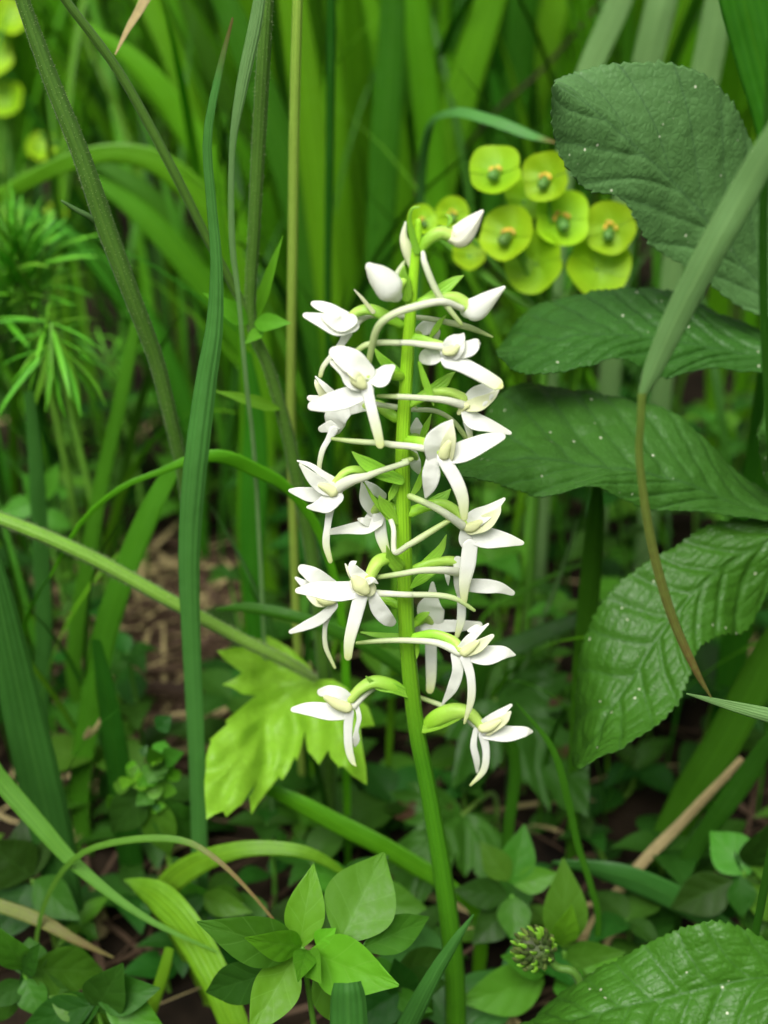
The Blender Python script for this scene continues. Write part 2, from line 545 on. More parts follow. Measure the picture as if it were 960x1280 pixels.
M['capsule'] = leafy('spurge_capsule_skin', (0.085, 0.20, 0.03), rough=0.5, transl=0.1, mottled=0.2, jitter=0.1, scale=300)
M['needle'] = leafy('needle_leaf_skin', (0.11, 0.38, 0.015), rough=0.5, transl=0.3, mottled=0.1, jitter=0.15, scale=90)
M['seedhead'] = leafy('seed_head_skin', (0.10, 0.16, 0.03), (0.05, 0.045, 0.02), rough=0.6, transl=0.1, mottled=0.5, jitter=0.2, scale=500)

def soil_mat():
    m, nt, N, L = nodes_of('soil')
    out = N.new('ShaderNodeOutputMaterial')
    geo = N.new('ShaderNodeNewGeometry')
    n = N.new('ShaderNodeTexNoise'); n.inputs['Scale'].default_value = 45; n.inputs['Detail'].default_value = 8
    L.new(geo.outputs['Position'], n.inputs['Vector'])
    r = N.new('ShaderNodeValToRGB')
    r.color_ramp.elements[0].color = (0.006, 0.0045, 0.003, 1); r.color_ramp.elements[0].position = 0.3  # soil colours darkened to blacken the shadows between the plants
    r.color_ramp.elements[1].color = (0.035, 0.024, 0.014, 1); r.color_ramp.elements[1].position = 0.75
    L.new(n.outputs['Fac'], r.inputs[0])
    p = N.new('ShaderNodeBsdfPrincipled'); p.inputs['Roughness'].default_value = 0.95
    p.inputs['Specular IOR Level'].default_value = 0.1
    L.new(r.outputs[0], p.inputs['Base Color'])
    b = N.new('ShaderNodeBump'); b.inputs['Strength'].default_value = 0.8; b.inputs['Distance'].default_value = 0.004
    L.new(n.outputs['Fac'], b.inputs['Height']); L.new(b.outputs[0], p.inputs['Normal'])
    L.new(p.outputs[0], out.inputs[0])
    return m
M['soil'] = soil_mat()

# ------------------------------------------------------------------ the ground
def ground_z(x, y):
    r = math.hypot(x, y)
    return (0.004 * noise.noise(Vector((x * 14, y * 14, 0))) + 0.002 * noise.noise(Vector((x * 50, y * 50, 3)))) * (1 if r < 3 else 0)
def axis():
    a = [i * 0.0125 for i in range(0, 65)] + [0.9, 1.1, 1.4, 1.8, 2.5, 4, 8, 16, 32, 60]
    return [-q for q in reversed(a[1:])] + a
ax = axis()
gv, gf, gu = [], [], []
for y in ax:
    for x in ax:
        gv.append((x, y + 0.35, ground_z(x, y + 0.35))); gu.append((x, y))
na = len(ax)
for i in range(na - 1):
    for j in range(na - 1):
        a = i * na + j
        gf.append((a, a + 1, a + na + 1, a + na))
g = add('ground', (gv, gf, gu), M['soil'])
g['kind'] = 'structure'
g['label'] = 'dark soil under the meadow plants'

# ------------------------------------------------------------------ the orchid
R1, R2, R3, R4 = (440, 250, 4.8), (360, 360, 6.0), (490, 390, 6.0), (490, 510, 5.333)
R5, R6, R7, R8 = (350, 560, 6.0), (350, 680, 6.0), (500, 660, 5.647), (430, 770, 3.84)
R9, R10, RF = (360, 830, 8.0), (400, 640, 4.8), (0, 0, 1.0)
def tr(reg, pts, y0, y1=None, yb=0.0):
    """pixel trace -> 3-D path and widths; depth in mm runs from y0 to y1, bulging by yb"""
    y1 = y0 if y1 is None else y1
    P, Wd = [], []
    n = len(pts)
    for i, q in enumerate(pts):
        s = i / max(1, n - 1)
        rg = reg
        if len(q) == 4:
            rg = q[3]
        x, y = rg[0] + q[0] / rg[2], rg[1] + q[1] / rg[2]
        p = W(x, y, (y0 + (y1 - y0) * s + yb * 4 * s * (1 - s)) / 1000)
        P.append(p); Wd.append(q[2] / rg[2] * mpp(p))
    return P, Wd

stem_px = [(571, 1300, 27), (567, 1200, 26), (553, 1090, 24), (534, 980, 21.5), (522, 920, 21), (514, 860, 20.5), (508, 790, 20), (506, 730, 20),
           (504, 650, 19), (503, 560, 18), (507, 480, 16.5), (511, 420, 15.5), (515, 370, 14), (519, 325, 12.5), (522, 295, 11), (523, 276, 7)]
base = W(572, 1330, 0.0)
base.z = -0.003
orchid = empty('butterfly_orchid', base, 'white butterfly orchid with a tall open flower spike on a green stem', 'orchid')
P, Wd = tr(RF, stem_px, 0)
add('stem', strap([base + Vector((0.0003, 0, 0))] + P, [Wd[0] * 1.05] + Wd, 0.95, n=70, k=14, ribs=0.03), M['ostem'], orchid)

def piece(name, mat, parent, reg, pts, y0, y1=None, yb=0.0, thick=(0.10, 0.0004), cup=0.0, roll=0.0, wob=0.0, n=18, ribs=0.0, k=10):
    P, Wd = tr(reg, pts, y0, y1, yb)
    if len(P) == 2:
        P.insert(1, (P[0] + P[1]) / 2); Wd.insert(1, (Wd[0] + Wd[1]) / 2)
    return add(name, strap(P, Wd, thick, cup=cup, roll=roll, wob=wob, n=n, ribs=ribs, k=k), M[mat], parent)

def flower(yc, ovary, column, petals, spur=None, lip=None, hood=(), mat='petal'):
    """one flower: its ovary is the part that carries sepals, petals, lip, spur and column"""
    reg, pts, ys = ovary
    ov = piece('flower', 'ovary', orchid, reg, pts, ys, yc, thick=0.85, ribs=0.10, n=24, k=12)
    if column:
        reg, pts = column
        piece('column', 'column', ov, reg, pts, yc - 1.2, yc - 1.6, thick=0.6)
    for i, (reg, pts, d0, d1) in enumerate(petals):
        piece('sepal', mat, ov, reg, pts, yc + d0, yc + d1, yb=-0.7, cup=-0.16, roll=random.uniform(-0.2, 0.2), wob=0.07, thick=(0.09, 0.00035), n=22, k=14)
    for i, (reg, pts, d0, d1, mt) in enumerate(hood):
        piece('petal', mt, ov, reg, pts, yc + d0, yc + d1, yb=-0.5, cup=-0.25, roll=random.uniform(-0.15, 0.15), wob=0.05, thick=(0.12, 0.00035), n=20, k=14)
    if lip:
        reg, pts, d0, d1 = lip
        piece('lip', 'lip', ov, reg, pts, yc + d0, yc + d1, thick=(0.25, 0.0005), cup=-0.15, wob=0.04, n=24, k=12)
    if spur:
        reg, pts, d0, d1, yb = spur
        piece('spur', 'spur', ov, reg, pts, d0, d1, yb=yb, thick=0.85, n=36)
    return ov

def bract(reg, pts, y0, y1, mat='bract'):
    return piece('bract', mat, orchid, reg, pts, y0, y1, thick=(0.18, 0.0004), cup=-0.3, roll=random.uniform(-.3, .3), n=22, k=12)

def bud(yc, ov, body, spur=None, extra=()):
    reg, pts, ys = ov
    o = piece('bud', 'ovary', orchid, reg, pts, ys, yc, thick=0.85, ribs=0.08, n=20)
    reg, pts, mt = body
    piece('closed_petals', mt, o, reg, pts, yc, yc - 1.0, thick=0.85, n=22, k=14, ribs=0.05)
    if spur:
        reg, pts, d0, d1, yb = spur
        piece('spur', 'spur', o, reg, pts, d0, d1, yb=yb, thick=0.85, n=36)
    return o

# buds at the top of the spike
bud(0, (R1, [(400, 310, 60), (460, 235, 75), (530, 195, 85), (600, 215, 80)], 0), (R1, [(600, 225, 90), (645, 215, 145), (705, 155, 118), (782, 68, 22)], 'bud'),
    (R1, [(425, 315, 28), (442, 395, 40), (520, 570, 40), (655, 745, 26)], -1, -4, 0))
bud(-2.5, (R1, [(345, 560, 55), (320, 480, 60), (290, 500, 70), (262, 540, 80)], -1), (R1, [(265, 575, 90), (225, 530, 175), (160, 455, 140), (105, 400, 60)], 'petal'),
    (R1, [(262, 480, 30), (270, 445, 34), (300, 395, 30), (330, 355, 18)], 1, 2, 0))
bud(0.5, (R1, [(370, 640, 55), (440, 605, 60), (540, 590, 70), (620, 590, 82), (690, 640, 90)], 0), (R1, [(690, 665, 100), (735, 655, 145), (805, 605, 112), (912, 525, 22)], 'petal'),
    (R1, [(660, 650, 40), (540, 610, 44), (380, 640, 48), (240, 690, 46), (150, 775, 46), (605, 555, 46, R2)], -1, -5, -3.5))
piece('bud', 'cream', orchid, R1, [(355, 400, 34), (332, 300, 72), (310, 220, 46), (322, 132, 10)], 0.5, 1.5, thick=0.7)
piece('bud', 'cream', orchid, R1, [(400, 285, 40), (400, 250, 55), (402, 232, 30)], 1.5, 2, thick=0.8)
bract(R1, [(388, 310, 46), (357, 205, 42), (345, 110, 26), (362, 52, 18), (405, 42, 9)], -1, -2)
bract(R1, [(575, 155, 14), (592, 120, 26), (582, 98, 18), (562, 88, 8)], 0, 1)
bract(R1, [(395, 262, 20), (388, 210, 24), (378, 180, 6)], 0, 1)
bract(R1, [(330, 590, 60), (312, 500, 76), (308, 440, 50), (312, 400, 14)], -1.5, -2.5)
bract(R1, [(395, 615, 34), (480, 570, 56), (550, 530, 76), (612, 485, 52), (670, 453, 7)], 1, 3)

# D: half-open flower on the left
flower(0, (R2, [(850, 275, 60), (740, 215, 92), (620, 165, 84), (520, 180, 76), (450, 230, 60)], 0), None,
       [(R2, [(470, 250, 110), (330, 170, 96), (240, 135, 78), (190, 115, 46)], 0.5, 1.5), (R2, [(490, 280, 110), (370, 285, 160), (240, 240, 105), (130, 205, 46)], -1, -1.5)],
       (R2, [(490, 275, 80), (560, 220, 62), (650, 200, 52), (800, 215, 45), (400, 705, 32, R1), (530, 725, 35, R1), (700, 765, 40, R1), (842, 822, 14, R1)], 0, 3, 3),
       (R2, [(450, 330, 80), (400, 420, 54), (330, 505, 42), (265, 590, 38), (243, 660, 34)], 0, -1),
       [(R2, [(480, 240, 100), (400, 270, 130), (330, 250, 90), (260, 215, 40)], -1.5, -2.5, 'petal')])
bract(R2, [(640, 180, 36), (590, 120, 30), (550, 70, 24), (497, 12, 6)], -1, -2, 'cream')

# E: open flower in front, left
flower(-6, (R2, [(850, 660, 70), (760, 650, 80), (660, 650, 80), (590, 670, 70)], -1), (R2, [(480, 640, 60), (520, 690, 110), (560, 730, 80)]),
       [(R2, [(600, 770, 110), (440, 825, 160), (290, 865, 135), (175, 885, 72)], -0.5, 1), (R2, [(610, 670, 70), (690, 680, 150), (740, 625, 110), (785, 590, 50)], 0, 1.5)],
       (R3, [(-120, 690, 40), (0, 712, 36), (150, 732, 36), (320, 742, 36), (450, 810, 36), (555, 940, 40)], -4, 5, 4),
       (R2, [(590, 740, 90), (620, 880, 84), (660, 1040, 78), (693, 1180, 64)], -1, -3.5),
       [(R2, [(610, 640, 110), (490, 560, 190), (400, 505, 150), (345, 480, 90)], 0, 0.5, 'petal'), (R2, [(560, 720, 120), (490, 690, 150), (430, 620, 110), (330, 560, 40)], -0.3, 0.3, 'petal'),
        (R2, [(560, 700, 70), (500, 650, 70), (450, 620, 40)], -1.4, -1.2, 'cream')])
bract(R2, [(855, 650, 44), (765, 595, 86), (695, 525, 62), (645, 448, 8)], 0.5, 0)

# F: behind E
flower(4, (R2, [(815, 975, 80), (740, 925, 90), (660, 880, 80), (560, 890, 70)], 1), None,
       [(R2, [(470, 880, 110), (370, 960, 190), (345, 1060, 110)], 0, 1), (R2, [(390, 1010, 90), (310, 1040, 84), (245, 1060, 50)], 0.5, 1.5), (R2, [(400, 850, 90), (280, 845, 80), (160, 825, 44)], 1, 2),
        (R2, [(580, 890, 70), (500, 900, 95), (430, 930, 70)], -0.5, 0)],
       (R2, [(540, 870, 60), (680, 880, 50), (830, 895, 44), (960, 905, 40)], 4, 4, 0),
       (R2, [(345, 1060, 70), (300, 1140, 46), (320, 15, 44, R5), (298, 110, 38, R5), (293, 205, 28, R5)], 0, -2),
       [(R2, [(350, 810, 60), (280, 740, 46), (207, 665, 12)], 0, 1, 'petal'), (R2, [(270, 810, 80), (220, 730, 42), (205, 690, 12)], 1, 2, 'cream')])

# G: right, lip pointing down to the right
flower(-3, (R3, [(130, 190, 72), (220, 205, 72), (300, 228, 72), (400, 265, 66)], 0), (R3, [(400, 300, 60), (450, 290, 80), (490, 260, 50)]),
       [(R3, [(400, 290, 90), (310, 320, 160), (235, 340, 105)], 1.5, 3), (R3, [(480, 310, 100), (580, 275, 125), (635, 235, 76), (655, 235, 30)], 0, 0)],
       (R3, [(400, 265, 66), (250, 245, 52), (120, 230, 46), (0, 235, 42), (840, 412, 45, R2), (700, 410, 46, R2), (580, 430, 46, R2), (488, 495, 32, R2)], -3, -4, -1),
       (R3, [(420, 360, 130), (530, 400, 118), (680, 478, 112), (790, 545, 100), (815, 560, 60)], -0.5, -3),
       [(R3, [(400, 310, 90), (450, 240, 120), (510, 200, 84), (535, 165, 20)], -0.6, 0, 'petal'), (R3, [(470, 330, 80), (500, 270, 90), (530, 205, 40)], -1.2, -0.8, 'petal')])
flower(6, (R3, [(120, 200, 60), (160, 180, 60), (210, 165, 60)], 1), None, [(R3, [(200, 150, 80), (270, 115, 115), (325, 150, 80), (335, 200, 30)], 0, 0.5)])
bract(R3, [(280, 200, 24), (330, 125, 50), (360, 75, 40), (405, 25, 8)], 2.5, 3)

# H: right, just below G
flower(0, (R3, [(130, 700, 60), (220, 650, 62), (310, 605, 64), (430, 602, 74), (540, 650, 76)], 0), (R3, [(500, 760, 36), (530, 720, 50), (560, 700, 50)]),
       [(R3, [(550, 720, 90), (605, 810, 136), (720, 850, 106), (885, 908, 32)], -1, -1)],
       (R3, [(540, 700, 70), (400, 662, 56), (230, 645, 46), (50, 635, 45), (820, 815, 42, R2), (672, 810, 26, R2)], -1, -4, -2.5),
       (R3, [(560, 820, 60), (578, 890, 50), (590, 950, 40)], 0, 0),
       [(R3, [(550, 680, 90), (640, 640, 165), (725, 590, 130), (785, 570, 60)], 0, -0.5, 'petal'), (R3, [(560, 710, 80), (650, 690, 110), (740, 640, 70), (790, 590, 30)], -1, -1, 'cream')])
bract(R3, [(180, 640, 34), (290, 585, 70), (375, 535, 90), (430, 482, 50), (472, 450, 7)], 1.5, 3)
bract(R3, [(205, 380, 26), (248, 515, 54), (288, 620, 50), (312, 702, 8)], -3, -4)

# I: small flower behind the stem
flower(6, (R3, [(110, 950, 60), (150, 940, 60), (195, 935, 60)], 1), None, [(R3, [(185, 930, 70), (185, 870, 100), (185, 805, 30)], 0, 0.5)])
bract(R3, [(225, 950, 50), (255, 860, 52), (295, 765, 8)], 3.5, 3)

# J: open flower facing the viewer, right of the stem
flower(-6, (R4, [(100, 215, 60), (180, 220, 62), (260, 245, 70), (330, 290, 70)], -1), (R4, [(345, 320, 80), (355, 280, 70), (380, 230, 40)]),
       [(R4, [(360, 325, 110), (480, 290, 146), (630, 225, 112), (735, 190, 54)], 0, 1.5), (R4, [(262, 330, 70), (262, 430, 122), (250, 520, 92), (225, 595, 18)], 0, 0)],
       (R4, [(250, 275, 50), (120, 255, 46), (0, 245, 46), (720, 1165, 46, R2), (500, 1150, 42, R2), (330, 1130, 26, R2)], -4, -4, -1),
       (R4, [(335, 330, 90), (420, 470, 94), (470, 600, 82), (482, 735, 46)], -1, -3.5),
       [(R4, [(290, 320, 130), (300, 230, 175), (350, 150, 120), (400, 86, 24)], 0, -0.5, 'petal'), (R4, [(360, 320, 110), (385, 210, 92), (403, 112, 22)], -0.8, -1.2, 'cream')])
flower(5, (R4, [(100, 300, 50), (130, 310, 50), (160, 330, 50)], 1), None, [(R4, [(140, 300, 60), (155, 370, 80), (180, 430, 30)], 0, 0)])
bract(R4, [(212, 400, 26), (172, 515, 50), (125, 590, 20)], 1, 0)
bract(R4, [(120, 590, 34), (60, 600, 40), (10, 610, 20)], 1, 2)

# K: left, wings spread
flower(-2, (R5, [(890, 240, 60), (760, 200, 70), (640, 175, 64), (540, 165, 60), (470, 195, 58), (410, 260, 52)], 0), (R5, [(400, 330, 90), (350, 300, 70), (300, 280, 40)]),
       [(R5, [(380, 350, 80), (240, 350, 115), (140, 330, 76), (75, 320, 30)], 1, 2), (R5, [(440, 370, 90), (345, 420, 140), (270, 440, 76), (208, 445, 24)], -1.2, -2)],
       (R5, [(420, 300, 100), (540, 240, 82), (640, 215, 62), (760, 170, 46), (960, 105, 46), (70, 362, 42, R4), (132, 340, 34, R4)], -2, -4, -2),
       (R5, [(380, 440, 60), (358, 580, 52), (346, 720, 56), (378, 850, 38)], -0.5, -2.5),
       [(R5, [(430, 310, 110), (330, 295, 112), (240, 220, 90), (150, 122, 18)], -0.5, -1, 'petal'), (R5, [(410, 250, 60), (320, 195, 50), (230, 132, 40), (132, 96, 14)], 0.5, 1, 'petal')])
bract(R5, [(905, 245, 76), (770, 190, 116), (650, 122, 108), (585, 72, 58), (540, 28, 8)], -2.5, -4.5)

# O: drooping flower between K and the stem
flower(2.5, (R5, [(880, 470, 70), (800, 440, 90), (740, 440, 80), (700, 470, 70)], 0.5), None,
       [(R5, [(720, 480, 110), (650, 380, 112), (615, 262, 18)], 0, -0.5), (R5, [(640, 250, 18), (700, 305, 72), (775, 365, 66)], 0.5, 1), (R5, [(720, 530, 150), (640, 590, 120), (500, 610, 74), (372, 630, 46)], -0.5, -1),
        (R5, [(680, 560, 80), (620, 545, 50), (590, 535, 24)], -0.8, -1)],
       (R5, [(800, 480, 40), (850, 600, 40), (860, 60, 44, R6), (960, 10, 46, R6), (200, 860, 46, R4), (382, 748, 36, R4)], 1, -3.5, -5),
       (R5, [(740, 500, 96), (760, 660, 92), (800, 785, 62)], -0.5, -2))
bract(R5, [(880, 560, 40), (800, 450, 96), (760, 395, 60), (745, 360, 14)], -1, -2)
bract(R5, [(875, 600, 16), (800, 500, 52), (705, 385, 34), (632, 260, 8)], -1, -1.5)
bract(R5, [(870, 275, 56), (840, 340, 60), (818, 400, 10)], -1, -2)

# N: open flower in front, left
flower(-6, (R6, [(850, 100, 90), (790, 110, 92), (725, 150, 100), (660, 260, 84)], -1), (R6, [(560, 260, 70), (600, 310, 120), (640, 350, 90)]),
       [(R6, [(600, 340, 130), (430, 358, 152), (260, 342, 116), (130, 350, 44)], 0, 1.5), (R6, [(690, 370, 76), (740, 480, 124), (800, 560, 112), (845, 595, 66)], 0, 1)],
       (R6, [(700, 370, 60), (800, 372, 48), (960, 380, 46), (100, 470, 42, R7), (270, 475, 42, R7), (400, 503, 38, R7), (525, 582, 24, R7)], -5, -3, 0.5),
       (R6, [(605, 390, 112), (562, 560, 102), (522, 720, 84), (510, 850, 60)], -1, -3.5),
       [(R6, [(650, 290, 110), (570, 215, 104), (545, 155, 60), (572, 132, 12)], -0.3, 0, 'petal'), (R6, [(640, 290, 60), (690, 270, 50), (735, 296, 8)], -0.6, -1, 'petal'),
        (R6, [(570, 280, 60), (525, 220, 40), (490, 150, 12)], 0.2, 0.5, 'cream'), (R6, [(680, 340, 110), (610, 320, 130), (550, 290, 70)], -0.5, -0.8, 'cream')])
bract(R6, [(890, 170, 110), (840, 110, 100), (815, 60, 40), (798, 12, 8)], -2.5, -4)

# P: behind N, far left
flower(5, (R6, [(880, 455, 64), (780, 415, 64), (600, 390, 60), (420, 380, 60)], 1), (R6, [(400, 420, 70), (340, 420, 90), (290, 410, 50)]),
       [(R6, [(390, 320, 110), (260, 240, 130), (165, 185, 74)], 0, 1), (R6, [(410, 460, 60), (310, 555, 84), (200, 610, 72), (78, 660, 32)], -1, -1.5), (R6, [(330, 330, 110), (190, 300, 66), (120, 255, 24)], 0.8, 1.5)],
       None,
       (R6, [(405, 430, 56), (362, 540, 42), (336, 640, 36), (346, 780, 36), (412, 928, 22)], -0.5, -2),
       [(R6, [(400, 400, 90), (300, 420, 110), (220, 385, 56)], -0.3, -0.4, 'cream')])

# L: right, two wings
flower(-1, (R4, [(120, 700, 72), (240, 652, 72), (340, 640, 74), (420, 680, 66), (490, 770, 62)], 0), (R4, [(500, 800, 60), (540, 790, 70), (590, 760, 40)]),
       [(R4, [(520, 850, 110), (630, 865, 144), (760, 880, 96), (868, 900, 32)], 0, 0), (R4, [(490, 810, 70), (490, 880, 92), (515, 935, 60)], 0, 0)],
       (R4, [(470, 785, 62), (350, 700, 52), (240, 640, 46), (118, 588, 44)], -2, -4, -1.5),
       (R7, [(495, 120, 110), (480, 250, 112), (455, 400, 80), (452, 520, 44)], -1, -2),
       [(R4, [(495, 790, 90), (560, 735, 122), (650, 685, 90), (748, 606, 22)], -0.4, 0, 'petal'), (R4, [(520, 810, 80), (620, 765, 112), (695, 700, 60), (722, 655, 14)], -0.8, -1, 'cream')])
bract(R4, [(180, 690, 40), (260, 635, 60), (335, 598, 74), (392, 542, 8)], 1.5, 3)

# M: right, below L
flower(1.5, (R7, [(80, 300, 50), (150, 270, 62), (250, 240, 66), (370, 232, 70), (440, 280, 60)], 0), None,
       [(R7, [(450, 400, 90), (600, 410, 106), (700, 420, 82), (795, 460, 40)], 0, 0.5), (R7, [(410, 230, 80), (440, 300, 130), (430, 400, 100), (425, 490, 40)], -0.8, -0.5)],
       (R7, [(410, 310, 70), (300, 298, 54), (150, 300, 46), (0, 325, 42), (340, 392, 28, R10)], 0, -4, -3.5),
       (R7, [(432, 470, 60), (432, 640, 62), (402, 765, 34)], -0.5, -1.5),
       [(R7, [(330, 300, 44), (336, 350, 34), (340, 402, 8)], -1, -1.5, 'petal')])
bract(R7, [(110, 300, 36), (215, 225, 74), (285, 150, 62), (328, 48, 7)], 1, 2)
bract(R7, [(80, 420, 22), (150, 355, 74), (245, 310, 36)], -1, -2)

# Q: behind, below M
flower(5, (R7, [(80, 690, 60), (120, 660, 66), (170, 640, 66), (220, 660, 60)], 1), None,
       [(R7, [(240, 690, 130), (215, 570, 195), (228, 480, 84), (230, 390, 28)], 0, 0.5), (R7, [(250, 690, 90), (400, 690, 86), (560, 685, 54)], 0, 0), (R7, [(240, 690, 120), (160, 700, 80), (120, 720, 40)], -0.5, -1)],
       None, (R8, [(415, 60, 56), (418, 200, 56), (418, 300, 50), (412, 358, 38)], -0.5, -2))
bract(R7, [(95, 680, 50), (150, 625, 60), (200, 600, 24)], 2, 1.5)

# R: right, above the lowest flower
flower(-5, (R8, [(330, 105, 40), (430, 86, 44), (520, 115, 46), (560, 160, 44)], -1), (R8, [(575, 175, 50), (610, 150, 44), (640, 125, 26)]),
       [(R8, [(580, 185, 56), (680, 190, 94), (765, 176, 64), (820, 187, 12)], 0, 0.5), (R8, [(530, 180, 40), (545, 260, 56), (520, 345, 52), (473, 422, 10)], 0, -0.5)],
       (R8, [(555, 175, 44), (450, 130, 34), (330, 118, 29), (200, 118, 26), (62, 130, 18)], -5, -4, 0.5),
       (R8, [(580, 200, 52), (608, 290, 42), (610, 400, 38), (578, 515, 12)], -1, -3),
       [(R8, [(560, 165, 50), (610, 105, 46), (692, 38, 10)], -0.3, 0, 'petal'), (R8, [(575, 175, 50), (640, 145, 62), (712, 95, 22)], -0.8, -1, 'cream'), (R8, [(600, 70, 20), (640, 60, 40), (665, 60, 10)], 0.4, 0.5, 'petal')])
bract(R8, [(275, 97, 26), (165, 92, 26), (82, 78, 7)], 2, 3)
bract(R8, [(350, 130, 22), (352, 170, 20), (348, 205, 5)], -2.5, -3)

# S: lowest on the right
flower(-3, (R8, [(375, 540, 34), (440, 492, 80), (520, 456, 84), (600, 466, 62), (660, 530, 46)], 0), (R8, [(660, 540, 44), (700, 530, 50), (745, 505, 24)]),
       [(R8, [(680, 555, 76), (780, 565, 78), (865, 555, 50), (900, 555, 18)], 0, 0.5), (R8, [(632, 545, 24), (622, 620, 32), (636, 690, 32), (640, 750, 14)], 0, -0.5)],
       (R8, [(650, 535, 44), (590, 490, 40), (480, 435, 26), (362, 390, 22)], -2, 4, 1.5),
       (R8, [(665, 565, 44), (682, 650, 36), (670, 740, 33), (608, 812, 12)], -0.5, -2.5),
       [(R8, [(660, 540, 70), (720, 490, 54), (802, 428, 16)], -0.3, 0, 'petal'), (R8, [(680, 545, 70), (760, 500, 52), (797, 462, 16)], -0.8, -1, 'cream')])
bract(R8, [(378, 545, 40), (450, 520, 50), (540, 482, 44), (590, 455, 10)], -1, -3)

# T: lowest on the left
flower(-3, (R8, [(312, 372, 24), (240, 338, 62), (150, 318, 62), (80, 350, 54), (30, 400, 46)], 0), (R9, [(600, 440, 110), (490, 400, 112), (375, 332, 56)]),
       [(R9, [(600, 500, 110), (420, 480, 172), (210, 450, 136), (50, 455, 56)], 0, 0.5), (R9, [(690, 430, 46), (712, 540, 50), (685, 660, 44), (680, 755, 76), (668, 825, 20)], 0, -0.5)],
       (R9, [(650, 420, 90), (760, 310, 72), (860, 240, 62), (960, 215, 50)], -3, 1, 0),
       (R9, [(615, 470, 96), (600, 650, 90), (610, 850, 82), (645, 970, 60), (682, 1022, 12)], -0.6, -2.5),
       [(R9, [(640, 380, 100), (530, 295, 125), (420, 265, 112), (325, 285, 84)], -0.2, 0.3, 'petal')])
bract(R8, [(312, 376, 40), (240, 345, 56), (160, 335, 40), (106, 290, 6)], -1, -2.5)

# basal leaves of the orchid
for (tx, ty, wd, Yt, sx) in ((470, 1130, 90, 0.045, -1), (640, 1215, 80, 0.02, 1)):
    b = W(570 + sx * 8, 1285, 0.004)
    add('basal_leaf', ovleaf(b, W(tx, ty, Yt), wd * mpp(b), prof=LANCE, droop=0.2, relief=0.0, rows=30), M['blade_cool'], orchid)

# ------------------------------------------------------------------ helpers for the other plants
def px_path(pts):
    """[(x, y, width px, Y)] -> points, widths"""
    P, Wd = [], []
    for (x, y, w, Y) in pts:
        p = W(x, y, Y)
        p.z = max(p.z, 0.002)
        P.append(p); Wd.append(w * mpp(p))
    return P, Wd

def to_ground(P, Wd, dx=0.0, dy=0.0):
    """carry the base end (the first point) on down into the soil"""
    p = P[0]
    if p.z > 0.001:
        b = Vector((p.x + dx, p.y + dy, -0.002))
        mids = [b.lerp(p, t) for t in ((0.5,) if p.z > 0.03 else ())]
        P = [b] + mids + P
        Wd = [Wd[0] * 0.8] + [Wd[0] * 0.95] * len(mids) + Wd
    return P, Wd

def blade(label, pts, mat='blade', fold=0.13, roll=0.0, dx=0.0, dy=0.0, name='grass_shoot', cat='grass', group=None, wave=0.12, n=34):
    """pts run from base to tip"""
    P, Wd = px_path(pts)
    P, Wd = to_ground(P, Wd, dx, dy)
    o = add(name, sheet(P, Wd, fold=fold, roll=roll, n=n, wave=wave), M[mat], origin=P[0].copy())
    return tag(o, label, cat, group)

def stalk(label, pts, mat='hairy_stem', name='hairy_stalk', cat='stalk', hair=0, hlen=0.0006, dx=0.0, dy=0.0):
    P, Wd = px_path(pts)
    P, Wd = to_ground(P, Wd, dx, dy)
    root = empty(name, P[0], label, cat)
    s = add('stem', strap(P, Wd, 0.95, n=48, k=10, cap=True), M[mat], root)
    if hair:
        h = add('hairs', hairs(P, [w / 2 for w in Wd], hair, hlen), M['hair'], s)
        h['kind'] = 'stuff'
    return root

def rev(pts):
    return list(reversed(pts))

# ------------------------------------------------------------------ big serrated leaves on the right
def lf(parent, mid, left, right, ym, yl, yr, mat, nv=9, relief=0.0006, **kw):
    """traces run tip -> base; ym, yl, yr = (Y at tip, Y at base) of midrib and edges"""
    def mk(pts, y):
        n = len(pts)
        return [W(x, yy, y[0] + (y[1] - y[0]) * i / (n - 1)) for i, (x, yy) in enumerate(pts)]
    mid, left, right = mk(rev(mid), rev(ym)), mk(rev(left), rev(yl)), mk(rev(right), rev(yr))
    return add('leaflet', gridleaf(mid, left, right, nv=nv, relief=relief, **kw), M[mat], parent)

cl_base = Vector((0.135, 0.055, -0.002))
cl = empty('compound_leaf', cl_base, 'large compound leaf with broad dark green toothed leaflets beside the orchid', 'leaf')
hub = W(1000, 655, 0.05)
add('leaf_stalk', strap([cl_base, Vector((0.125, 0.06, 0.07)), hub, W(1010, 560, 0.06), W(1010, 450, 0.075), W(1000, 400, 0.085)],
                        [0.0036, 0.0034, 0.003, 0.0027, 0.0022, 0.0016], 0.9, n=30), M['herb_stem'], cl)
lf(cl, [(694, 103), (740, 135), (790, 180), (840, 225), (880, 272), (920, 320), (960, 366), (1000, 400)],
   [(692, 101), (735, 84), (800, 76), (870, 86), (918, 130), (945, 185), (972, 250), (1002, 380)],
   [(690, 108), (691, 175), (725, 232), (778, 250), (812, 305), (865, 338), (930, 385), (998, 408)],
   (0.055, 0.085), (0.062, 0.09), (0.048, 0.078), 'leaflet_sheen', nv=7, slant=0.27, relief=0.0004, serr=0.0012, nserr=34, rough=0.0008)
lf(cl, [(620, 442), (685, 425), (750, 420), (810, 422), (870, 430), (930, 440), (1008, 450)],
   [(622, 438), (660, 390), (725, 366), (780, 361), (830, 364), (885, 384), (1006, 440)],
   [(624, 448), (655, 468), (725, 460), (775, 450), (830, 471), (885, 462), (1006, 470)],
   (0.06, 0.075), (0.085, 0.085), (0.045, 0.068), 'leaflet', nv=10, relief=0.0009, serr=0.0011, nserr=36, rough=0.0013)
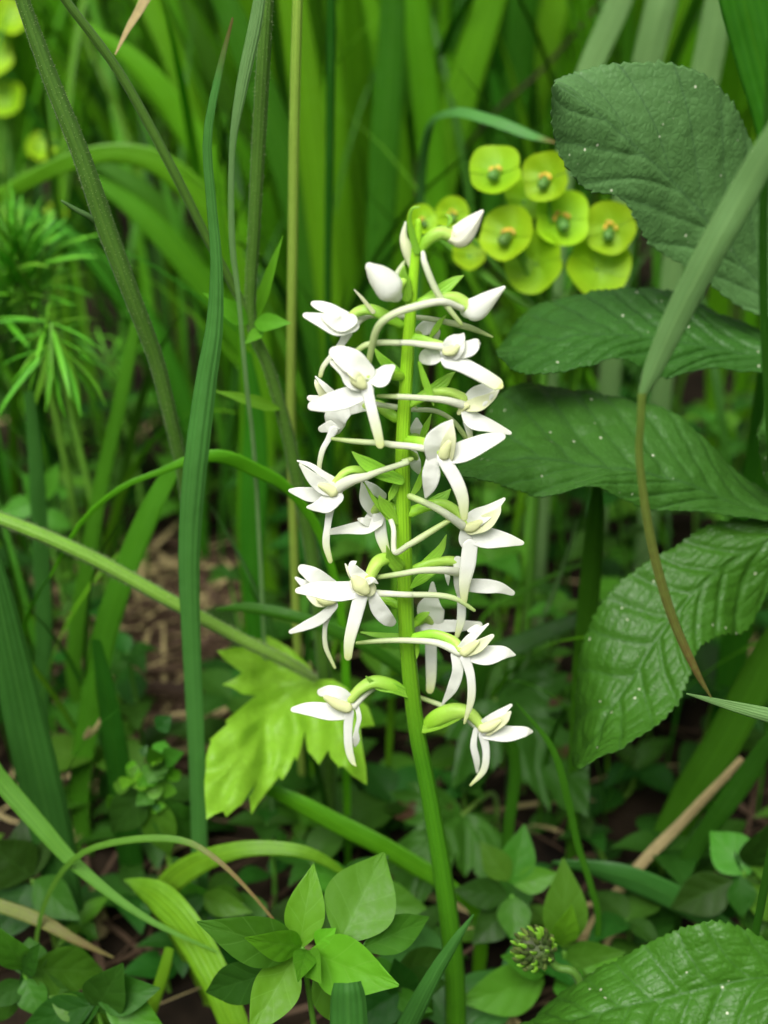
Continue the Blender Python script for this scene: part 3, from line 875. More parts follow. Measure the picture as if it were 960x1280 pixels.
lf(cl, [(572, 590), (660, 572), (735, 580), (800, 590), (860, 605), (910, 625), (1000, 655)],
   [(573, 585), (632, 487), (710, 488), (775, 497), (840, 515), (905, 570), (1000, 650)],
   [(574, 594), (622, 604), (680, 619), (740, 608), (810, 634), (890, 641), (998, 660)],
   (0.035, 0.05), (0.075, 0.055), (0.022, 0.046), 'leaflet', nv=10, relief=0.0005, serr=0.0010, nserr=40, rough=0.0016)
lf(cl, [(722, 960), (750, 912), (780, 865), (812, 812), (845, 768), (880, 728), (920, 697), (1000, 656)],
   [(720, 956), (721, 860), (735, 790), (762, 738), (805, 702), (845, 680), (895, 652), (1000, 648)],
   [(725, 961), (788, 932), (836, 894), (862, 850), (875, 812), (905, 795), (940, 780), (1000, 664)],
   (0.012, 0.048), (0.03, 0.052), (0.0, 0.045), 'leaflet_fresh', nv=9, relief=0.0008, serr=0.0013, nserr=34, rough=0.0016)
lf(cl, [(944, 545), (975, 560), (1020, 575), (1060, 600)], [(945, 540), (965, 480), (1010, 480), (1060, 590)], [(945, 550), (960, 610), (1000, 625), (1058, 608)],
   (0.045, 0.07), (0.055, 0.075), (0.04, 0.065), 'leaflet', nv=6, serr=0.001, nserr=16, rows=40, cols=30)

c2b = Vector((0.125, -0.035, -0.002))
c2 = empty('toothed_leaf', c2b, 'fresh green toothed leaf low in front, below the seed head', 'leaf')
add('leaf_stalk', strap([c2b, Vector((0.118, -0.04, 0.03)), W(1000, 1215, -0.03)], [0.003, 0.0028, 0.0022], 0.9, n=16), M['herb_stem'], c2)
lf(c2, [(648, 1284), (700, 1276), (760, 1264), (830, 1248), (900, 1230), (1000, 1215)],
   [(649, 1281), (700, 1240), (765, 1203), (835, 1165), (905, 1151), (1000, 1195)],
   [(650, 1290), (710, 1315), (780, 1335), (850, 1335), (920, 1315), (1000, 1240)],
   (-0.035, -0.025), (-0.018, -0.02), (-0.052, -0.035), 'leaflet_fresh', nv=9, relief=0.0007, serr=0.0013, nserr=36, rough=0.0016)

# ------------------------------------------------------------------ the lobed yellow-green leaf and its hairy stalk
LOBE = [(620, 352), (604, 302), (530, 232), (480, 200), (428, 174), (418, 192), (350, 184), (318, 196), (370, 226), (300, 224), (228, 236), (262, 276), (330, 326),
        (300, 346), (248, 371), (290, 384), (330, 412), (386, 418), (330, 462), (262, 515), (268, 530), (232, 560), (200, 592), (206, 600), (187, 660), (180, 760), (186, 912), (218, 890), (255, 878), (268, 902), (300, 872),
        (330, 850), (362, 800), (388, 755), (372, 800), (358, 820), (366, 892), (390, 850), (420, 812), (455, 770), (480, 738), (488, 756), (520, 706), (540, 656), (548, 680), (566, 620), (580, 555),
        (585, 600), (592, 640), (612, 660), (636, 692), (655, 662), (674, 634), (682, 664), (716, 704), (735, 700), (770, 738), (828, 772), (824, 700), (806, 600), (800, 545), (858, 534), (832, 460), (790, 425), (740, 380), (690, 350)]
LOBE = [(200 + x / 3.2, 740 + y / 3.2) for x, y in LOBE]
LV = [[(395, 850), (330, 830), (272, 815)], [(395, 850), (350, 800), (333, 797)], [(395, 850), (360, 870), (310, 930), (262, 1020)], [(395, 850), (400, 880), (400, 950)], [(395, 850), (430, 890), (457, 978)],
      [(345, 885), (290, 900), (265, 915)], [(330, 905), (335, 950), (316, 1010)], [(360, 872), (375, 915), (355, 965)], [(340, 833), (320, 848), (282, 856)], [(395, 850), (440, 870), (465, 905)], [(305, 935), (275, 960), (262, 965)]]

def outline_leaf(outline, veins, place, step=3.2, relief=0.0011):
    """a leaf from its outline; relief sinks along the veins"""
    pts = []
    n = len(outline)
    for i in range(n):
        a, b = Vector(outline[i]), Vector(outline[(i + 1) % n])
        m = max(1, int((b - a).length / (step * 1.3)))
        for k in range(m):
            pts.append(a.lerp(b, k / m))
    nb = len(pts)
    def inside(x, y):
        r = False
        for i in range(nb):
            a, b = pts[i], pts[i - 1]
            if (a.y > y) != (b.y > y) and x < (b.x - a.x) * (y - a.y) / (b.y - a.y) + a.x:
                r = not r
        return r
    x0, x1 = min(p.x for p in pts), max(p.x for p in pts)
    y0, y1 = min(p.y for p in pts), max(p.y for p in pts)
    allp = list(pts)
    y = y0 + step
    while y < y1:
        x = x0 + step
        while x < x1:
            q = Vector((x + random.uniform(-.5, .5), y + random.uniform(-.5, .5)))
            if inside(q.x, q.y) and min((q - p).length for p in pts) > step * 0.6:
                allp.append(q)
            x += step
        y += step
    ov, oe, of, *_ = delaunay_2d_cdt(allp, [], [list(range(nb))], 1, 1e-4)
    def vd(p):
        best = 1e9
        for vn in veins:
            for a, b in zip(vn, vn[1:]):
                a, b = Vector(a), Vector(b)
                ab = b - a
                t = max(0, min(1, (p - a).dot(ab) / ab.length_squared))
                best = min(best, (p - a - ab * t).length)
        return best
    V, U = [], []
    for p in ov:
        V.append(place(p.x, p.y, relief * smooth01(vd(p) / 16.0)))
        U.append(((p.x - x0) / (x1 - x0), (p.y - y0) / (y1 - y0)))
    return V, [tuple(f) for f in of], U

def place_lobed(x, y, h):
    # the blade leans: further from the viewer towards the top
    Y = 0.055 + (850 - y) * 0.00019 + 0.004 * math.sin(x * 0.04) + 0.002 * noise.noise(Vector((x * 0.03, y * 0.03, 1)))
    p = W(x, y, Y)
    p.z += h
    p.y -= h
    return p
lb = W(-230, 700, 0.05); lb.z = -0.002
lobed = empty('lobed_leaf', lb, 'yellow-green lobed leaf with jagged tips on a long hairy stalk', 'leaf')
lo = add('leaf_blade', outline_leaf(LOBE, LV, place_lobed), M['lobed'], lobed)
Pp, Pw = px_path([(-200, 690, 15, 0.052), (-120, 625, 16, 0.05), (-40, 636, 17, 0.047), (40, 664, 18, 0.046), (120, 700, 18.5, 0.046), (200, 744, 18, 0.046), (300, 798, 16, 0.047), (360, 828, 14, 0.049), (394, 848, 9, 0.052)])
Pp = [lb] + Pp; Pw = [Pw[0]] + Pw
pet = add('leaf_stalk', strap(Pp, Pw, 0.95, n=70), M['hairy_green'], lobed)
hh = add('hairs', hairs(Pp, [w / 2 for w in Pw], 2600, 0.0010, n=70), M['hair'], pet)
hh['kind'] = 'stuff'
sm = random.Random(5)
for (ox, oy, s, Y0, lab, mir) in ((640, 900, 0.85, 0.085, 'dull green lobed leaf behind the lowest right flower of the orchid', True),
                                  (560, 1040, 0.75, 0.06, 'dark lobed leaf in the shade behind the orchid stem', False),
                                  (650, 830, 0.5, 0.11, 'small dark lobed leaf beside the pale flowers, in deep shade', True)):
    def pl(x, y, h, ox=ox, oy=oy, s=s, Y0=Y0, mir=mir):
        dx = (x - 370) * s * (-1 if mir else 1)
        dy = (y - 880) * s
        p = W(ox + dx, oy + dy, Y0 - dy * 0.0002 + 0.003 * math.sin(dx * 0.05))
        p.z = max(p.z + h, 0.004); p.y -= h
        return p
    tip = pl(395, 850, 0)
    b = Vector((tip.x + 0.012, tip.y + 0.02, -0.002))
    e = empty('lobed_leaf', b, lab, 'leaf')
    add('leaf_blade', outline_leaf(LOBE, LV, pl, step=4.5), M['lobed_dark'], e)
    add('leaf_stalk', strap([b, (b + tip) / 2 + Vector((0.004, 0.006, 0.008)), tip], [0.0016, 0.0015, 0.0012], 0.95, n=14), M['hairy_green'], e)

# ------------------------------------------------------------------ stalks that cross the picture
hs_ = stalk('thick dark hairy stalk leaning over the left of the scene, with a short pale spike', rev([(8, -60, 17, 0.05), (28, 0, 18, 0.05), (62, 95, 21, 0.05), (100, 190, 23, 0.05), (131, 280, 25, 0.051), (165, 370, 22, 0.052), (195, 450, 20, 0.055), (215, 530, 18, 0.057),
        (230, 600, 16, 0.06), (238, 700, 15, 0.062), (243, 850, 14, 0.066), (247, 980, 14, 0.068)]), hair=2600, hlen=0.0005)
P, Wd = px_path([(124, 282, 5, 0.051), (112, 271, 7, 0.049), (95, 262, 6, 0.047), (77, 251, 3, 0.045)])
add('spike', strap(P, Wd, 0.6, n=14, k=8), M['blade_blue'], hs_)
# the forked hairy plant
hp = [(410, 930, 18, 0.075), (402, 800, 18, 0.074), (391, 700, 18, 0.073), (375, 620, 17, 0.072), (359, 540, 16, 0.071), (336, 460, 14, 0.07), (314, 400, 14, 0.07), (318, 280, 16, 0.07), (325, 150, 18, 0.07), (332, 30, 17, 0.07), (338, -60, 15, 0.07)]
P, Wd = to_ground(*px_path(hp))
fk = empty('forked_hairy_plant', P[0], 'upright hairy green plant, forked at a node with small pale leaves', 'plant')
s = add('stem', strap(P, Wd, 0.95, n=60), M['hairy_stem'], fk)
h = add('hairs', hairs(P, [w / 2 for w in Wd], 2200, 0.0006, n=60), M['hair'], s); h['kind'] = 'stuff'
P, Wd = px_path([(314, 402, 11, 0.07), (290, 355, 11, 0.069), (258, 296, 11, 0.067), (215, 210, 12, 0.065), (150, 92, 12, 0.063), (82, 0, 11, 0.06), (40, -60, 10, 0.058)])
add('branch', strap(P, Wd, 0.95, n=40), M['hairy_stem'], fk)
for b, t, w in (((310, 404), (254, 366), 26), ((318, 404), (364, 404), 24), ((322, 396), (354, 294), 15), ((350, 512), (266, 488), 16), ((328, 412), (306, 430), 16)):
    add('leaf', ovleaf(W(*b, 0.069), W(*t, 0.064), w * mpp(W(*b, 0.07)), prof=LANCE, nrm=Vector((0, -.8, .6)), relief=0.0), M['herb_bright'], fk)
stalk('straight tan stalk standing behind the top left of the orchid', rev([(374, -60, 13, 0.09), (372, 0, 13, 0.09), (368, 150, 13.5, 0.09), (366, 300, 13, 0.09), (364, 430, 12, 0.09), (364, 540, 12, 0.09), (368, 700, 11, 0.09)]), mat='tan_stem', name='tan_stalk')
stalk('dark thin stalk rising beside the tan stalk', rev([(414, -50, 12, 0.16), (414, 60, 12, 0.16), (412, 200, 11, 0.16), (410, 400, 9, 0.16)]), mat='blade_dark', name='thin_stalk')
stalk('thin brownish stalk slanting behind the big pale leaflet', rev([(800, -60, 3.5, 0.3), (745, 10, 4, 0.3), (680, 85, 4.5, 0.3), (610, 150, 4.5, 0.3), (560, 230, 4.5, 0.3), (540, 330, 4.5, 0.3)]), mat='litter', name='dry_stalk')

# ------------------------------------------------------------------ single grass blades, base -> tip
blade('long upright blade left of the orchid, wide below with a withered brown tip', rev([(291, 22, 3, 0.03), (274, 88, 9, 0.03), (259, 170, 12, 0.03), (263, 245, 13, 0.03), (270, 330, 16, 0.03), (267, 410, 23, 0.03), (256, 480, 28, 0.03), (241, 600, 31, 0.03), (235, 700, 28, 0.032), (239, 820, 24, 0.034), (246, 960, 22, 0.036), (251, 1125, 20, 0.04)]), 'blade_browntip', fold=0.3, roll=0.15)
blade('slender pale blade bent beside the forked hairy plant', rev([(330, -40, 12, 0.06), (319, 30, 17, 0.06), (302, 110, 15, 0.06), (290, 190, 8, 0.06), (290, 300, 8, 0.06), (298, 370, 6, 0.06), (308, 480, 6, 0.06), (320, 600, 6, 0.062)]), 'blade_blue')
blade('arching blade that bows left behind the wide upright blade', [(430, 800, 12, 0.06), (405, 680, 13, 0.06), (362, 613, 15, 0.058), (320, 588, 20, 0.056), (282, 572, 20, 0.054), (245, 573, 15, 0.053), (200, 590, 9, 0.052), (150, 611, 8, 0.05), (100, 655, 7, 0.05), (62, 722, 3, 0.05)], 'blade_bright', roll=0.5)
blade('dark leaning blade whose top touches the wide upright blade', rev([(222, 580, 14, 0.08), (205, 605, 26, 0.08), (180, 655, 33, 0.08), (152, 725, 35, 0.08), (128, 800, 35, 0.08), (110, 900, 32, 0.08), (98, 1000, 28, 0.08)]), 'blade', roll=0.3)
blade('narrow mid green blade leaning beside the needle-leaved plant', rev([(172, 390, 14, 0.12), (150, 500, 19, 0.12), (125, 610, 21, 0.12), (108, 710, 23, 0.12), (92, 830, 22, 0.12)]), 'blade', roll=0.2)
blade('upright soft green blade below the needle-leaved plant', rev([(36, 490, 12, 0.1), (44, 570, 18, 0.1), (50, 670, 21, 0.1), (55, 790, 21, 0.1), (52, 900, 20, 0.1)]), 'blade_cool', roll=-0.2)
blade('broad dull blade rising at the edge under the hairy leaf stalk', rev([(-30, 640, 10, 0.035), (-8, 720, 32, 0.035), (14, 820, 44, 0.035), (36, 920, 52, 0.035), (62, 1030, 52, 0.035), (80, 1120, 44, 0.035)]), 'blade_cool', roll=-0.3, fold=0.15)
blade('second broad dull blade leaning behind the small round-leaved herb', rev([(120, 800, 12, 0.06), (135, 880, 28, 0.06), (150, 980, 34, 0.06), (160, 1060, 34, 0.06)]), 'blade_dark', roll=0.2)
blade('pale blade slanting down to a fine point over the yellowing blade', [(-60, 905, 24, 0.02), (0, 975, 24, 0.016), (50, 1032, 22, 0.012), (92, 1078, 17, 0.009), (150, 1126, 11, 0.005), (205, 1160, 7, 0.002), (272, 1190, 1.5, 0.0)], 'blade_pale', roll=0.3, dx=-0.01)
blade('wiry arching blade with a dry red-brown end touching the herb leaves', [(45, 1180, 6, 0.012), (62, 1115, 7, 0.01), (100, 1068, 8, 0.006), (160, 1050, 9, 0.003), (225, 1050, 9, 0.0), (268, 1072, 7, -0.004), (310, 1112, 4.5, -0.008), (352, 1162, 3, -0.012)], 'wiry', roll=0.3)
blade('broad yellowing blade leaning beside the bright herb', [(302, 1320, 36, -0.012), (280, 1250, 42, -0.006), (256, 1200, 46, 0.0), (226, 1152, 46, 0.006), (200, 1124, 42, 0.012), (180, 1112, 30, 0.015), (166, 1104, 14, 0.017), (155, 1100, 2, 0.018)], 'blade_yellow', roll=0.15, fold=0.08, n=40)
blade('yellow-green blade arching over behind the bright herb', [(262, 1240, 26, 0.022), (226, 1170, 30, 0.022), (206, 1118, 32, 0.022), (238, 1084, 30, 0.020), (300, 1062, 21, 0.018), (365, 1062, 17, 0.017), (405, 1075, 13, 0.017), (440, 1100, 4, 0.017)], 'blade_yellow', roll=0.2, fold=0.08, n=50)
blade('withering blade with a reddish dry end low over the soil', [(-70, 1110, 15, 0.02), (0, 1132, 16, 0.016), (50, 1150, 17, 0.013), (95, 1175, 11, 0.01), (142, 1197, 2, 0.008)], 'blade_wither', roll=0.4)
blade('narrow yellow-green blade pointing down in front of the shade', [(180, 1290, 14, 0.0), (190, 1260, 15, 0.0), (203, 1220, 15, 0.002), (212, 1185, 12, 0.004)], 'blade_yellow')
blade('light green blade slanting behind the base of the orchid stem', [(600, 1150, 20, 0.03), (560, 1108, 24, 0.032), (520, 1083, 27, 0.034), (470, 1055, 29, 0.036), (420, 1030, 27, 0.038), (370, 1003, 24, 0.04), (330, 985, 14, 0.042), (300, 975, 3, 0.043)], 'blade_bright', roll=0.35)
P, Wd = px_path([(1130, 800, 26, -0.03), (1130, 420, 30, -0.032), (1080, 170, 32, -0.034), (1020, 110, 34, -0.034), (968, 175, 35, -0.033), (930, 240, 37, -0.032), (890, 312, 37, -0.032), (850, 390, 34, -0.031), (820, 455, 26, -0.03), (806, 488, 15, -0.03), (802, 502, 9, -0.03)])
P, Wd = to_ground(P, Wd)
bb = empty('bent_grass_shoot', P[0], 'pale grey-green bent blade hanging before the big leaflets, its end thin and olive', 'grass')
add('blade', sheet(P, Wd, fold=0.35, n=70, wave=0.12), M['blade_blue'], bb)
P, Wd = px_path([(803, 492, 11, -0.0303), (801, 530, 10, -0.0303), (800, 580, 10, -0.0302), (815, 680, 12, -0.03), (840, 770, 12, -0.03), (870, 838, 9, -0.03), (889, 872, 2, -0.03)])
add('withered_end', sheet(P, Wd, fold=0.4, n=40, wave=0.12), M['blade_wither'], bb)
blade('pale pointed blade tip reaching in under the toothed leaflets', [(1080, 910, 24, -0.02), (1010, 905, 24, -0.02), (960, 894, 19, -0.02), (905, 880, 11, -0.02), (858, 867, 2, -0.02)], 'blade_blue', roll=0.2, dx=0.01)
blade('broad dark blade in the corner behind the big pale leaflet', rev([(912, -70, 50, 0.1), (930, 0, 60, 0.1), (950, 80, 56, 0.1), (972, 170, 50, 0.1), (990, 300, 46, 0.1)]), 'blade', roll=0.3)
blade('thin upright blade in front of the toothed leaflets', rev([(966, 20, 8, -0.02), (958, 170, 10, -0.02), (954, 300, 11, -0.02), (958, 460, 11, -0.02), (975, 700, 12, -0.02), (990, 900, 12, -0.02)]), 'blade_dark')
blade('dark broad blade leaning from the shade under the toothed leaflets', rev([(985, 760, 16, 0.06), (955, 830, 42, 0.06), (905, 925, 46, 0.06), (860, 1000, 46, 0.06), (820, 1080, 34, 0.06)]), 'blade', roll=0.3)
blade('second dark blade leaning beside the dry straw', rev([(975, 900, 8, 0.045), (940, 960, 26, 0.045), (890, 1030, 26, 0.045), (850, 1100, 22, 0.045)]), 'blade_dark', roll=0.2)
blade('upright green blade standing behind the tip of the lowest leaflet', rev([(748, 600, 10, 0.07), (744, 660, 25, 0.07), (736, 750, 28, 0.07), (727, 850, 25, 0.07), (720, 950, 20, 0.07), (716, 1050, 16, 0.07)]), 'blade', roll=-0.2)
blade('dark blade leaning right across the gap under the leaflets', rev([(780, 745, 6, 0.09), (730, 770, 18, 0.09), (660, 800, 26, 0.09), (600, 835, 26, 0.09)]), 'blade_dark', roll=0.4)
blade('broad cool green blade lying low in front of the straw', [(930, 1185, 14, 0.03), (905, 1160, 26, 0.03), (850, 1128, 36, 0.031), (790, 1100, 36, 0.032), (740, 1085, 24, 0.034), (690, 1078, 4, 0.035)], 'blade_cool', roll=0.4)
blade('thin curved blade below the lowest right flower', [(748, 1150, 8, 0.02), (738, 1105, 8, 0.02), (722, 1055, 9, 0.02), (710, 1000, 10, 0.02), (690, 935, 8, 0.021), (645, 878, 2, 0.022)], 'blade')
blade('blue-green pointed blade rising across the base of the orchid stem', [(495, 1320, 28, -0.03), (520, 1262, 25, -0.028), (545, 1215, 19, -0.026), (570, 1175, 12, -0.024), (592, 1143, 2, -0.022)], 'blade_cool', fold=0.35)
blade('blunt dark blade end standing before the herb leaves', [(436, 1340, 50, -0.062), (436, 1290, 48, -0.060), (435, 1250, 44, -0.058), (434, 1230, 34, -0.057)], 'blade_cool', fold=0.4)
blade('dry-tipped blade end hanging into view beside the dark hairy stalk', [(-260, 900, 14, 0.02), (-240, 300, 16, 0.02), (-120, -150, 17, 0.02), (60, -260, 17, 0.02), (180, -120, 17, 0.02), (196, -40, 16, 0.02), (178, 5, 13, 0.02), (160, 36, 8, 0.02), (144, 68, 2, 0.02)], 'straw', n=60)
blade('short blade with a rusty tip pointing at the big pale leaflet', [(520, 420, 8, 0.2), (525, 260, 10, 0.19), (535, 165, 12, 0.17), (565, 140, 15, 0.15), (615, 150, 17, 0.14), (662, 168, 13, 0.135), (694, 178, 3, 0.13)], 'blade_browntip', roll=0.3, n=44)
BGB = [[(470, 430, 30), (480, 200, 38), (490, 40, 34), (492, -120, 20)], [(520, 420, 30), (560, 180, 44), (610, 10, 40), (640, -80, 24)], [(440, 450, 28), (455, 200, 36), (446, 0, 34), (430, -120, 20)],
       [(400, 560, 30), (382, 300, 42), (310, 70, 38), (240, -80, 18)], [(390, 600, 26), (335, 380, 38), (240, 180, 32), (130, 50, 8)], [(380, 600, 26), (300, 420, 34), (190, 280, 30), (90, 205, 6)],
       [(300, 560, 24), (275, 400, 32), (190, 250, 28), (50, 168, 6)], [(640, 350, 30), (655, 180, 40), (700, -20, 34), (720, -100, 20)], [(560, 400, 28), (540, 200, 36), (520, 0, 34), (505, -100, 20)],
       [(590, 330, 26), (640, 150, 36), (655, 0, 34), (655, -100, 20)], [(420, 480, 30), (392, 200, 40), (362, -20, 36), (350, -120, 20)], [(490, 480, 26), (508, 300, 32), (478, 60, 28), (440, -60, 8)],
       [(350, 560, 28), (330, 330, 38), (285, 140, 34), (205, -60, 10)], [(330, 520, 26), (300, 300, 36), (200, 110, 30), (90, 20, 6)], [(450, 500, 24), (430, 300, 34), (420, 120, 32), (440, -60, 10)], [(240, 540, 24), (180, 400, 30), (90, 300, 24), (-20, 240, 6)]]
for i, q in enumerate(BGB):
    Y = 0.24 + 0.05 * ((i * 7) % 5) / 2
    blade('tall broad bright green blade in the blurred stand behind the orchid', [(x, y, w, Y) for x, y, w in q], 'blade_bright' if i % 3 else 'blade', roll=0.25 * math.sin(i * 2.1), group='tall broad blades behind the orchid', wave=0.06)
for i, q in enumerate([[(850, 260, 30), (868, 160, 36), (888, 60, 38), (905, -40, 30)], [(780, 260, 30), (800, 120, 36), (825, 10, 40), (840, -60, 30)], [(700, 260, 24), (725, 120, 30), (775, 0, 32), (800, -60, 20)]]):
    blade('pale grey-green broad blade behind the top of the big pale leaflet', [(x, y, w, 0.2) for x, y, w in q], 'blade_blue', roll=0.2, group='pale blades behind the big leaflet')
blade('broad pale arching blade bowing left behind the dark hairy stalk', [(330, 620, 30, 0.2), (318, 420, 36, 0.2), (270, 285, 38, 0.2), (215, 215, 34, 0.2), (150, 192, 26, 0.2), (80, 205, 22, 0.2), (0, 245, 18, 0.2), (-40, 270, 4, 0.2)], 'blade_bright', roll=0.4, n=44)
blade('thin green blade crossing behind the hairy stalk and the lower flowers', [(640, 930, 16, 0.05), (560, 880, 18, 0.05), (470, 815, 18, 0.051), (420, 790, 18, 0.052), (370, 772, 17, 0.053), (310, 760, 14, 0.055), (270, 762, 4, 0.056)], 'blade', roll=0.4)
blade('bright narrow blade upright behind the forked hairy plant', rev([(310, 440, 8, 0.11), (318, 520, 26, 0.11), (318, 600, 34, 0.11), (315, 690, 30, 0.11), (318, 760, 24, 0.11)]), 'blade', roll=0.1)

blade('faint thin blade slanting across the dark gap behind the right flowers', [(640, 880, 5, 0.1), (668, 800, 6, 0.1), (700, 720, 6, 0.1), (722, 650, 3, 0.1)], 'blade_blue')
blade('faint wiry blade crossing the thin slanting blade behind the right flowers', [(600, 780, 5, 0.11), (660, 735, 5, 0.108), (720, 708, 5, 0.106), (780, 690, 2, 0.105)], 'blade')
blade('thin bright blade rising behind the tan stalk', [(300, 640, 8, 0.12), (304, 520, 9, 0.12), (300, 400, 9, 0.12), (276, 270, 8, 0.12), (270, 180, 3, 0.12)], 'blade_bright')
# dry straws on the ground
straws = [('pale bent straw lying under the dark leaning blades', [(732, 1168, 12, 0.04), (800, 1082, 14, 0.046), (862, 1018, 13, 0.052), (928, 948, 9, 0.056)]),
          ('brown dead blade flat on the soil behind the wide upright blade', [(120, 830, 12, 0.14), (165, 790, 16, 0.145), (230, 790, 20, 0.145), (290, 800, 10, 0.15)]),
          ('tan straw across the litter beside the small round-leaved herb', [(120, 905, 8, 0.11), (180, 880, 10, 0.11), (250, 850, 12, 0.115), (300, 835, 8, 0.12)]),
          ('reddish dead leaf strip standing by the pale slanting blade', [(122, 1200, 10, 0.045), (128, 1165, 15, 0.047), (122, 1130, 14, 0.049), (112, 1105, 4, 0.05)]),
          ('short dry straw in the shade below the toothed leaflet', [(690, 1120, 5, 0.05), (740, 1130, 6, 0.05), (790, 1150, 5, 0.05)])]
for lab, pts in straws:
    P, Wd = px_path(pts)
    for p in P: p.z = min(p.z, 0.012) if 'standing' not in lab and 'bent' not in lab else p.z
    if 'bent' in lab: P, Wd = to_ground(P, Wd)
    else: P[0].z = 0.0
    tag(add('dry_straw', sheet(P, Wd, fold=0.3, n=24, wave=0.3), M['straw' if 'straw' in lab.split()[1:3] or 'pale' in lab else 'litter'], origin=P[0].copy()), lab, 'straw')

P, Wd = px_path([(150, 945, 5, 0.075), (140, 900, 4, 0.072), (132, 880, 4, 0.07), (126, 900, 5, 0.068), (116, 915, 6, 0.067), (106, 922, 5, 0.067), (112, 910, 3, 0.066)])
P, Wd = to_ground(P, Wd)
tag(add('dry_tendril', strap(P, Wd, 0.8, n=40, k=8), M['straw'], origin=P[0].copy()), 'small curled dry tendril over the brown litter', 'tendril')

# ------------------------------------------------------------------ herbs with paired oval leaves
def herb(label, base_px, leaves, mat='herb', stem=None, name='oval_leaved_herb', cat='herb', group=None):
    x, y, Y = base_px
    top = W(x, y, Y)
    b = Vector((top.x + 0.003, top.y + 0.004, -0.002))
    r = empty(name, b, label, cat, group)
    add('stem', strap([b, (b + top) / 2 + Vector((0.001, 0, 0)), top], [0.0016, 0.0015, 0.0011], 0.95, n=14), M['herb_stem'], r)
    for q in leaves:
        bx, by, tx, ty, w, dY = q[:6]
        mt = q[6] if len(q) > 6 else mat
        a, t = W(bx, by, Y), W(tx, ty, Y + dY)
        add('leaf', ovleaf(a, t, w * mpp(a), nrm=Vector((0, -0.9, 0.7)), prof=OV, cup=0.22, droop=0.08, relief=0.0004, rows=26, cols=17), M[mt], r)
    return r

herb('bright herb with broad paired oval leaves at the foot of the orchid', (378, 1185, -0.03),
     [(372, 1188, 246, 1152, 62, -0.006, 'herb'), (376, 1182, 305, 1172, 40, -0.012, 'herb_bright'), (374, 1186, 392, 1080, 50, 0.01, 'herb_bright'), (425, 1178, 480, 1066, 92, 0.016, 'herb'),
      (388, 1190, 499, 1232, 74, -0.012, 'herb_bright'), (368, 1196, 312, 1296, 58, -0.014, 'herb_bright'), (384, 1188, 372, 1228, 30, -0.016, 'herb_bright'), (384, 1190, 402, 1230, 34, -0.014, 'herb'),
      (452, 1186, 536, 1146, 46, 0.012, 'herb'), (400, 1200, 445, 1290, 60, -0.004, 'herb'), (340, 1215, 258, 1240, 54, 0.006, 'herb_dark'), (395, 1180, 420, 1160, 26, 0.0, 'herb_bright')])
herb('herb with one tall erect oval leaf behind the seed head', (705, 1190, 0.012),
     [(706, 1185, 704, 1072, 56, 0.008, 'herb'), (700, 1180, 715, 1130, 34, -0.004, 'herb_bright'), (705, 1200, 782, 1190, 44, -0.006, 'herb'), (690, 1205, 626, 1195, 42, -0.006, 'herb'),
      (680, 1225, 572, 1252, 62, -0.008, 'herb'), (700, 1215, 735, 1250, 44, -0.012, 'herb')])
herb('slim herb with soft pointed leaves between the orchid stem and the seed head', (640, 1120, 0.03),
     [(640, 1105, 656, 1030, 44, 0.008, 'herb'), (636, 1100, 600, 1052, 36, 0.004, 'herb'), (642, 1105, 700, 1092, 34, 0.0, 'herb'), (640, 1120, 645, 1180, 42, -0.01, 'herb'), (634, 1118, 566, 1112, 40, -0.002, 'herb_dark'), (634, 1135, 590, 1180, 44, -0.008, 'herb_dark')])
hr = random.Random(31)
crowd = []
for k in range(30):
    cx, cy = 186 + hr.gauss(0, 17), 968 + hr.gauss(0, 24)
    a = hr.uniform(0, 6.283)
    ln = hr.uniform(18, 32)
    crowd.append((cx, cy, cx + math.cos(a) * ln, cy + math.sin(a) * ln * 0.8, ln * hr.uniform(0.75, 1.0), hr.uniform(-0.008, 0.008), hr.choice(['herb', 'herb', 'herb_bright', 'herb_dark'])))
herb('small herb with a crowd of little round leaves above the litter', (186, 950, 0.04), crowd + [(184, 985, 140, 1040, 50, 0, 'herb_dark'), (188, 990, 212, 1070, 44, 0, 'herb'), (188, 1000, 250, 1050, 50, 0.006, 'herb_dark')])
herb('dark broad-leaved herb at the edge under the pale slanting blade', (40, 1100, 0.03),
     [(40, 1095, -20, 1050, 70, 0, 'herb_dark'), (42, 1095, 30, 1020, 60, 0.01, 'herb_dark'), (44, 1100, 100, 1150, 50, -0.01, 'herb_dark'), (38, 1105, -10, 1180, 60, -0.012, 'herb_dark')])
herb('pale herb pair of leaves beside the upright soft blade', (52, 620, 0.14), [(52, 625, 28, 590, 22, 0, 'herb'), (54, 625, 74, 578, 24, 0, 'herb'), (50, 630, 0, 640, 30, 0, 'herb'), (50, 640, 90, 660, 24, 0, 'herb')])

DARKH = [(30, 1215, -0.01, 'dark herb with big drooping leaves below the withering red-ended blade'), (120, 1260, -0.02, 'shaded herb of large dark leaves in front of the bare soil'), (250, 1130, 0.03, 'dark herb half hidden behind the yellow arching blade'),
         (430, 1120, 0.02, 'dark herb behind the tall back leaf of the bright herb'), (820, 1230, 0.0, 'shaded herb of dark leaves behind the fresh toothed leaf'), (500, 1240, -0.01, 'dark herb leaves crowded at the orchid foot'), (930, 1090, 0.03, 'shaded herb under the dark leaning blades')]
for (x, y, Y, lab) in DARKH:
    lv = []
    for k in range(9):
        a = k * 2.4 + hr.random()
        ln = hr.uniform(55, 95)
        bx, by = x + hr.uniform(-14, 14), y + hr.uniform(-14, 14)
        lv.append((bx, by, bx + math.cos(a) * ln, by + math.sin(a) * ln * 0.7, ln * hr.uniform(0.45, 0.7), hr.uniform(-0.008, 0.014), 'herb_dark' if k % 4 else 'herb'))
    herb(lab, (x, y, Y), lv, name='broad_leaved_herb')

